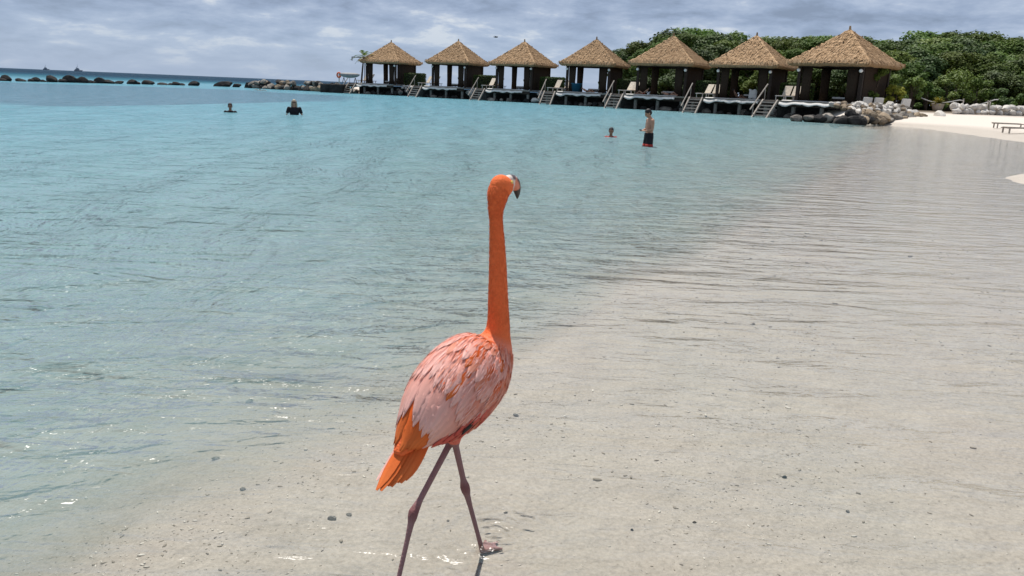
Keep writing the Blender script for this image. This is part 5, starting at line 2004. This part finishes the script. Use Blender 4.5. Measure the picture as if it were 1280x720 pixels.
def bather(px, py, label, rz, above, s, m_sk, m_top, m_hr, long_=0.0, glasses=False, shoulder=0.17, arms=True):
    """person in the water up to the chest; `above` = metres of the figure above the water"""
    p = gp(px, py)
    gz_ = ground_z(p.x, p.y)
    t = thing('person', label, 'person', (p.x, p.y, gz_), rz)
    top = above - gz_            # head top above the ground
    hc = top - 0.12 * s
    sz = hc - 0.205 * s          # shoulder height
    hip = max(0.28, sz - 0.50 * s)
    bm = bmesh.new()
    w = shoulder * s
    loft(bm, [(0, 0, hip - 0.06), (0, 0, hip), (0, 0.01, hip + (sz - hip) * 0.4), (0, 0.015, sz - 0.10 * s), (0, 0.01, sz), (0, 0, sz + 0.06 * s)],
         [(0.13 * s, 0.11 * s), (0.15 * s, 0.12 * s), (0.135 * s, 0.10 * s), (w, 0.11 * s), (w * 0.92, 0.085 * s), (0.06 * s, 0.055 * s)], n=18, up=Vector((0, 1, 0)))
    loft(bm, [(0, 0.0, sz), (0, -0.005, sz + 0.10 * s), (0, -0.01, hc - 0.05 * s)], [0.06 * s, 0.052 * s, 0.05 * s], n=12, up=Vector((0, 1, 0)))
    for sd in (-1, 1):
        k = max(0.15, hip * 0.52)
        loft(bm, [(0.08 * sd * s, 0, hip + 0.02), (0.09 * sd * s, -0.16 * s * (hip < 0.7), k), (0.095 * sd * s, 0.06, 0.03)], [0.085 * s, 0.058 * s, 0.04 * s], n=10, up=Vector((0, 1, 0)))
        loft(bm, [(0.095 * sd * s, 0.07, 0.025), (0.095 * sd * s, -0.10, 0.02)], [(0.04, 0.02), (0.04, 0.015)], n=8, up=Vector((0, 0, 1)))
        ball(bm, ((w + 0.005) * sd, 0.01, sz - 0.015 * s), 0.058 * s, 12, 8)
        arm_chain(bm, ((w + 0.02) * sd, 0.0, sz - 0.03 * s), ((w + 0.11) * sd, -0.02, sz - 0.26 * s), ((w + 0.05) * sd, -0.20, sz - 0.40 * s), 0.046 * s)
    T, M = head_shapes(bm, (0, -0.015, hc), 0.0, 0.05, s)
    link('body', remeshed(bm, 0.011, 4), m_sk, t)
    eyes(t, T, s)
    hair_cap(t, T, M, m_hr, s, long_)
    if m_top is not None:
        bm = bmesh.new()
        loft(bm, [(0, 0, hip - 0.05), (0, 0.0, hip + 0.05), (0, 0.01, hip + (sz - hip) * 0.4), (0, 0.015, sz - 0.10 * s), (0, 0.01, sz + 0.012 * s), (0, 0, sz + 0.05 * s)],
             [(0.16 * s, 0.135 * s), (0.165 * s, 0.135 * s), (0.150 * s, 0.115 * s), (w + 0.014, 0.125 * s), (w * 0.92 + 0.014, 0.10 * s), (0.085 * s, 0.075 * s)], n=18, up=Vector((0, 1, 0)))
        for sd in (-1, 1):
            ball(bm, ((w + 0.005) * sd, 0.01, sz - 0.015 * s), 0.070 * s, 12, 8)
            loft(bm, [((w + 0.02) * sd, 0.0, sz - 0.03 * s), ((w + 0.085) * sd, -0.015, sz - 0.20 * s)], [0.066 * s, 0.060 * s], n=12, up=Vector((0, 1, 0)))
        link('swim_top', remeshed(bm, 0.013, 3), m_top, t)
    if glasses:
        bm = bmesh.new()
        for sd in (-1, 1):
            ball(bm, T(0.033 * sd, -0.094, 0.012), (0.028 * s, 0.008 * s, 0.021 * s), 12, 8)
            bar(bm, T(0.06 * sd, -0.085, 0.016), T(0.079 * sd, 0.0, 0.016), 0.006)
        bar(bm, T(-0.012, -0.096, 0.016), T(0.012, -0.096, 0.016), 0.006)
        bm_obj('sunglasses', bm, m_black, t)
    return t


bather(288, 140.5, 'short haired bather with only head and shoulders above the water', R(18), 0.42, 1.22, m_skin_d, m_black, m_hair, 0.0)
bather(368, 143.5, 'bather with pale long hair, dark glasses and black top, chest deep', R(14), 0.70, 1.2, m_skin, m_black, m_hair_g, 0.10, True, 0.20)
bather(763.5, 171.3, 'dark haired child in a red top sitting neck deep near the standing man', R(-10), 0.345, 1.12, m_skin_d, m_red, m_hair, 0.0, False, 0.15)

# a swimmer far off by the stone spit, arms stretched out
p = gp(325, 113)
t = thing('person', 'distant swimmer lying low in the water by the stone spit', 'person', (p.x, p.y, 0), R(20))
bm = bmesh.new()
loft(bm, [(0.0, 0.9, -0.22), (0, 0.5, -0.15), (0, 0.12, -0.05), (0, -0.02, 0.02)], [(0.14, 0.10), (0.15, 0.11), (0.20, 0.11), (0.07, 0.06)], n=14, up=Vector((0, 0, 1)))
for sd in (-1, 1):
    loft(bm, [(0.09 * sd, 0.85, -0.22), (0.1 * sd, 1.25, -0.3), (0.1 * sd, 1.65, -0.36)], [0.085, 0.06, 0.04], n=10, up=Vector((0, 0, 1)))
    arm_chain(bm, (0.2 * sd, 0.06, 0.0), (0.5 * sd, -0.02, 0.10), (0.78 * sd, -0.10, 0.02), 0.05)
T, M = head_shapes(bm, (0, -0.12, 0.17), 0, 0.1, 1.05)
link('body', remeshed(bm, 0.012, 3), m_skin, t)
hair_cap(t, T, M, m_hair, 1.05)
eyes(t, T, 1.05)


def reclining(i, x, y, label, rz, m_sk, m_suit, m_hr, sit=25):
    p = hut_point(i, x, y, DECK)
    t = thing('person', label, 'person', (p.x, p.y, p.z + 0.02), rz)
    bm = bmesh.new()
    a = R(sit)
    sh = Vector((0, math.cos(a) * 0.52, 0.12 + math.sin(a) * 0.52))
    nk = sh + Vector((0, math.cos(a) * 0.12, math.sin(a) * 0.12))
    loft(bm, [(0, -0.08, 0.11), (0, 0, 0.12), (0, 0, 0.12) + Vector(()) if False else tuple(Vector((0, 0, 0.12)).lerp(sh, 0.5)), tuple(sh), tuple(nk)], [(0.14, 0.09), (0.16, 0.11), (0.14, 0.10), (0.18, 0.10), (0.06, 0.06)], n=14, up=Vector((0, 0, 1)))
    hc = nk + Vector((0, math.cos(a) * 0.13, math.sin(a) * 0.13 + 0.02))
    loft(bm, [tuple(sh), tuple(nk), tuple(hc)], [0.06, 0.052, 0.05], n=10, up=Vector((1, 0, 0)))
    for sd in (-1, 1):
        kn = 0.36 if sd > 0 else 0.14
        loft(bm, [(0.085 * sd, -0.02, 0.12), (0.1 * sd, -0.42, kn), (0.1 * sd, -0.80, 0.07)], [0.085, 0.06, 0.04], n=10, up=Vector((1, 0, 0)))
        loft(bm, [(0.1 * sd, -0.80, 0.05), (0.11 * sd, -0.86, 0.16)], [(0.04, 0.03), (0.035, 0.015)], n=8, up=Vector((1, 0, 0)))
        arm_chain(bm, tuple(sh + Vector((0.18 * sd, 0, 0))), tuple(sh + Vector((0.27 * sd, -0.18, -0.14))), (0.22 * sd, 0.02, 0.16), 0.048)
    T, M = head_shapes(bm, tuple(hc), 0, R(sit - 70), 1.0)
    link('body', remeshed(bm, 0.012, 3), m_sk, t)
    eyes(t, T)
    hair_cap(t, T, M, m_hr)
    bm = bmesh.new()
    loft(bm, [(0, -0.14, 0.12), (0, -0.02, 0.125), (0, 0.12, 0.15)], [(0.165, 0.11), (0.175, 0.125), (0.165, 0.11)], n=14, up=Vector((0, 0, 1)))
    bm_obj('swimwear', bm, m_suit, t, True)
    return t


reclining(3, 0.2, -3.1, 'sunbather in dark swimwear lying on the deck beside the blue tub', R(60), m_skin, m_black, m_hair)
reclining(4, -1.6, -3.1, 'dark haired sunbather propped up on the third deck from the rock pile', R(-120), m_skin, m_red, m_hair, 40)
reclining(4, 1.2, -3.1, 'sunbather stretched flat, knee up, on the third deck from the rock pile', R(75), m_skin, m_black, m_hair_g, 12)
reclining(5, -0.6, -2.2, 'person bending in the shade of the second cabana from the rock pile', R(80), m_skin_d, m_black, m_hair, 60)
# white towel hung over the chair there
p = hut_point(5, 0.9, -2.3, DECK)
vs, fs = [], []
for i in range(9):
    for j in range(7):
        x, f = (i / 8 - 0.5) * 0.8, j / 6
        vs.append((x + 0.05 * math.sin(f * 5), -0.35 * f, 0.95 - 0.85 * f ** 1.3 + 0.05 * math.sin(i * 1.3 + f * 3)))
for i in range(8):
    for j in range(6):
        q = i * 7 + j
        fs.append((q, q + 7, q + 8, q + 1))
o = mesh_obj('towel', vs, fs, m_white, None, True)
o.location = p
so = o.modifiers.new('thick', 'SOLIDIFY')
so.thickness = 0.02
tag(o, 'white towel hanging beside the person in the second cabana from the rock pile', 'towel')

# ------------------------------------------------------------------ ships on the horizon, a bird in the air
m_ship = mat('ship_hazy_grey', (0.20, 0.24, 0.29), 0.6, 0.15, 0.2, 0, 10, 0.2)  # ship grey pulled towards blue: distance haze put into the colour
for k, (px, Y, sc, lab) in enumerate(((98, 2600, 1.0, 'grey ship with a tall mast on the horizon'), (58, 3300, 0.95, 'smaller fainter ship on the horizon'))):
    p = aty(px, 88, Y)
    t = thing('ship', lab, 'ship', (p.x, Y, 0), R(12), None, sc)
    bm = bmesh.new()
    P = [(-12, 0, 2.6), (-9, 0, 2.2), (0, 0, 2.0), (8, 0, 2.2), (13, 0, 3.4)]
    loft(bm, P, [(2.5, 2.2), (3.2, 2.6), (3.4, 2.6), (2.8, 2.7), (0.4, 1.8)], n=12, up=Vector((0, 1, 0)))
    bm_obj('hull', bm, m_ship, t)
    bm = bmesh.new()
    box(bm, -9, 3, -2.4, 2.4, 4.2, 7.2)
    box(bm, -6, 1, -2.0, 2.0, 7.25, 9.8)
    bm_obj('superstructure', bm, m_ship, t)
    bm = bmesh.new()
    bar(bm, (-2, 0, 9.8), (-2, 0, 22), 0.9, n=8, w2=0.4)
    bar(bm, (-4.5, 0, 15), (0.5, 0, 15), 0.4, n=6)
    bm_obj('mast', bm, m_ship, t)
    bm = bmesh.new()
    bar(bm, (-5, 0, 9.85), (-5.4, 0, 13), 2.0, n=10, w2=1.6)
    bm_obj('funnel', bm, m_ship, t)
p = aty(620, 46.5, 95)
t = thing('seabird', 'dark seabird gliding with spread wings high above the cabanas', 'bird', p, R(70))
bm = bmesh.new()
loft(bm, [(0, -0.22, 0), (0, -0.12, 0.0), (0, 0.05, 0), (0, 0.2, 0.01), (0, 0.34, 0.01)], [0.02, 0.055, 0.06, 0.04, 0.012], n=9, up=Vector((0, 0, 1)))
for sd in (-1, 1):
    loft(bm, [(0.02 * sd, 0.0, 0.02), (0.25 * sd, -0.05, 0.09), (0.5 * sd, 0.02, 0.06), (0.62 * sd, 0.10, 0.03)], [(0.10, 0.02), (0.09, 0.016), (0.05, 0.01), (0.01, 0.004)], n=8, up=Vector((0, 0, 1)))
link('body', remeshed(bm, 0.008, 2), m_rock_dark, t)

# ------------------------------------------------------------------ stones and coral crumbs on the sea bed
for k, (px, py, s_, kind) in enumerate(((645, 520, 0.034, 'pale'), (415, 645, 0.034, 'pale'), (436, 641, 0.024, 'pale'), (303, 597, 0.028, 'pale'), (790, 663, 0.016, 'dark'), (981, 594, 0.022, 'dark'), (868, 652, 0.016, 'tan'),
                                        (942, 405, 0.030, 'tan'), (268, 540, 0.036, 'pale'), (310, 458, 0.05, 'pale'), (1060, 637, 0.020, 'pale'), (632, 642, 0.016, 'pale'), (560, 650, 0.014, 'pale'))):
    p = gp(px, py, -0.05)
    z = ground_z(p.x, p.y)
    lab = {'pale': 'small pale coral pebble lying on the sea bed', 'tan': 'small brown pebble lying on the sea bed', 'dark': 'small dark pebble lying on the sea bed'}[kind]
    o = rock(kind, (p.x, p.y, z + s_ * 0.15), s_, lab, kind + ' pebbles on the sea bed', 'pebble', 0.8)

cr_ = np.random.default_rng(21)
NCR = 34000
base = [rock_mesh(500 + i, 0.6, 0.3, 1) for i in range(3)]
bco = [co_array(b) for b in base]
bfc = [np.array([p.vertices[:] for p in b.polygons]) for b in base]
V_, F_, C_ = [], [], []
nv = 0
yy = 1.9 * (14.0 / 1.9) ** cr_.random(NCR)
fx = cr_.uniform(-0.72, 0.8, NCR)
xx = fx * (yy + 0.4)
keep = cr_.random(NCR) < np.clip(0.30 + 0.9 * (np.sin(xx * 2.1 + 0.7 * yy) * np.sin(yy * 1.7 - xx)) + 0.5 * np.exp(-((xx + 0.8 - 0.55 * (yy - 3)) / 0.9) ** 2), 0.1, 1)
xx, yy = xx[keep], yy[keep]
zz_, _ = terrain_z(xx[None, :], yy[None, :])
zz_ = zz_[0]
for i in range(len(xx)):
    b = cr_.integers(3)
    s_ = 0.0038 * math.exp(cr_.normal(0, 0.5)) * (1 + 0.16 * yy[i])
    a = cr_.uniform(0, 6.28)
    c, s2 = math.cos(a), math.sin(a)
    q = bco[b] * np.array([s_ * 1.6, s_ * cr_.uniform(0.5, 1.0), s_ * 0.8])
    q = np.stack([q[:, 0] * c - q[:, 1] * s2 + xx[i], q[:, 0] * s2 + q[:, 1] * c + yy[i], q[:, 2] + zz_[i] + 0.1 * s_], -1)
    V_.append(q)
    F_.append(bfc[b] + nv)
    nv += len(q)
    t_ = cr_.random()
    cc = (0.66, 0.61, 0.53) if t_ < 0.5 else ((0.34, 0.29, 0.23) if t_ < 0.985 else (0.20, 0.17, 0.14))
    C_.append(np.tile(np.array(cc) * cr_.uniform(0.8, 1.2), (len(q), 1)))
V_ = np.concatenate(V_)
F_ = np.concatenate(F_)
me = bpy.data.meshes.new('coral_rubble')
me.vertices.add(len(V_))
me.vertices.foreach_set('co', V_.ravel())
me.loops.add(F_.size)
me.loops.foreach_set('vertex_index', F_.ravel().astype(np.int32))
me.polygons.add(len(F_))
me.polygons.foreach_set('loop_start', np.arange(0, F_.size, 3, dtype=np.int32))
me.update(calc_edges=True)
set_color(me, np.clip(np.concatenate(C_), 0, 1))
tag(link('coral_rubble', me, mat('coral_crumb', (1, 1, 1), 0.9, 0.1, 30.0, attr='tint')), 'fine coral and shell crumbs scattered over the sea bed', kind='stuff')
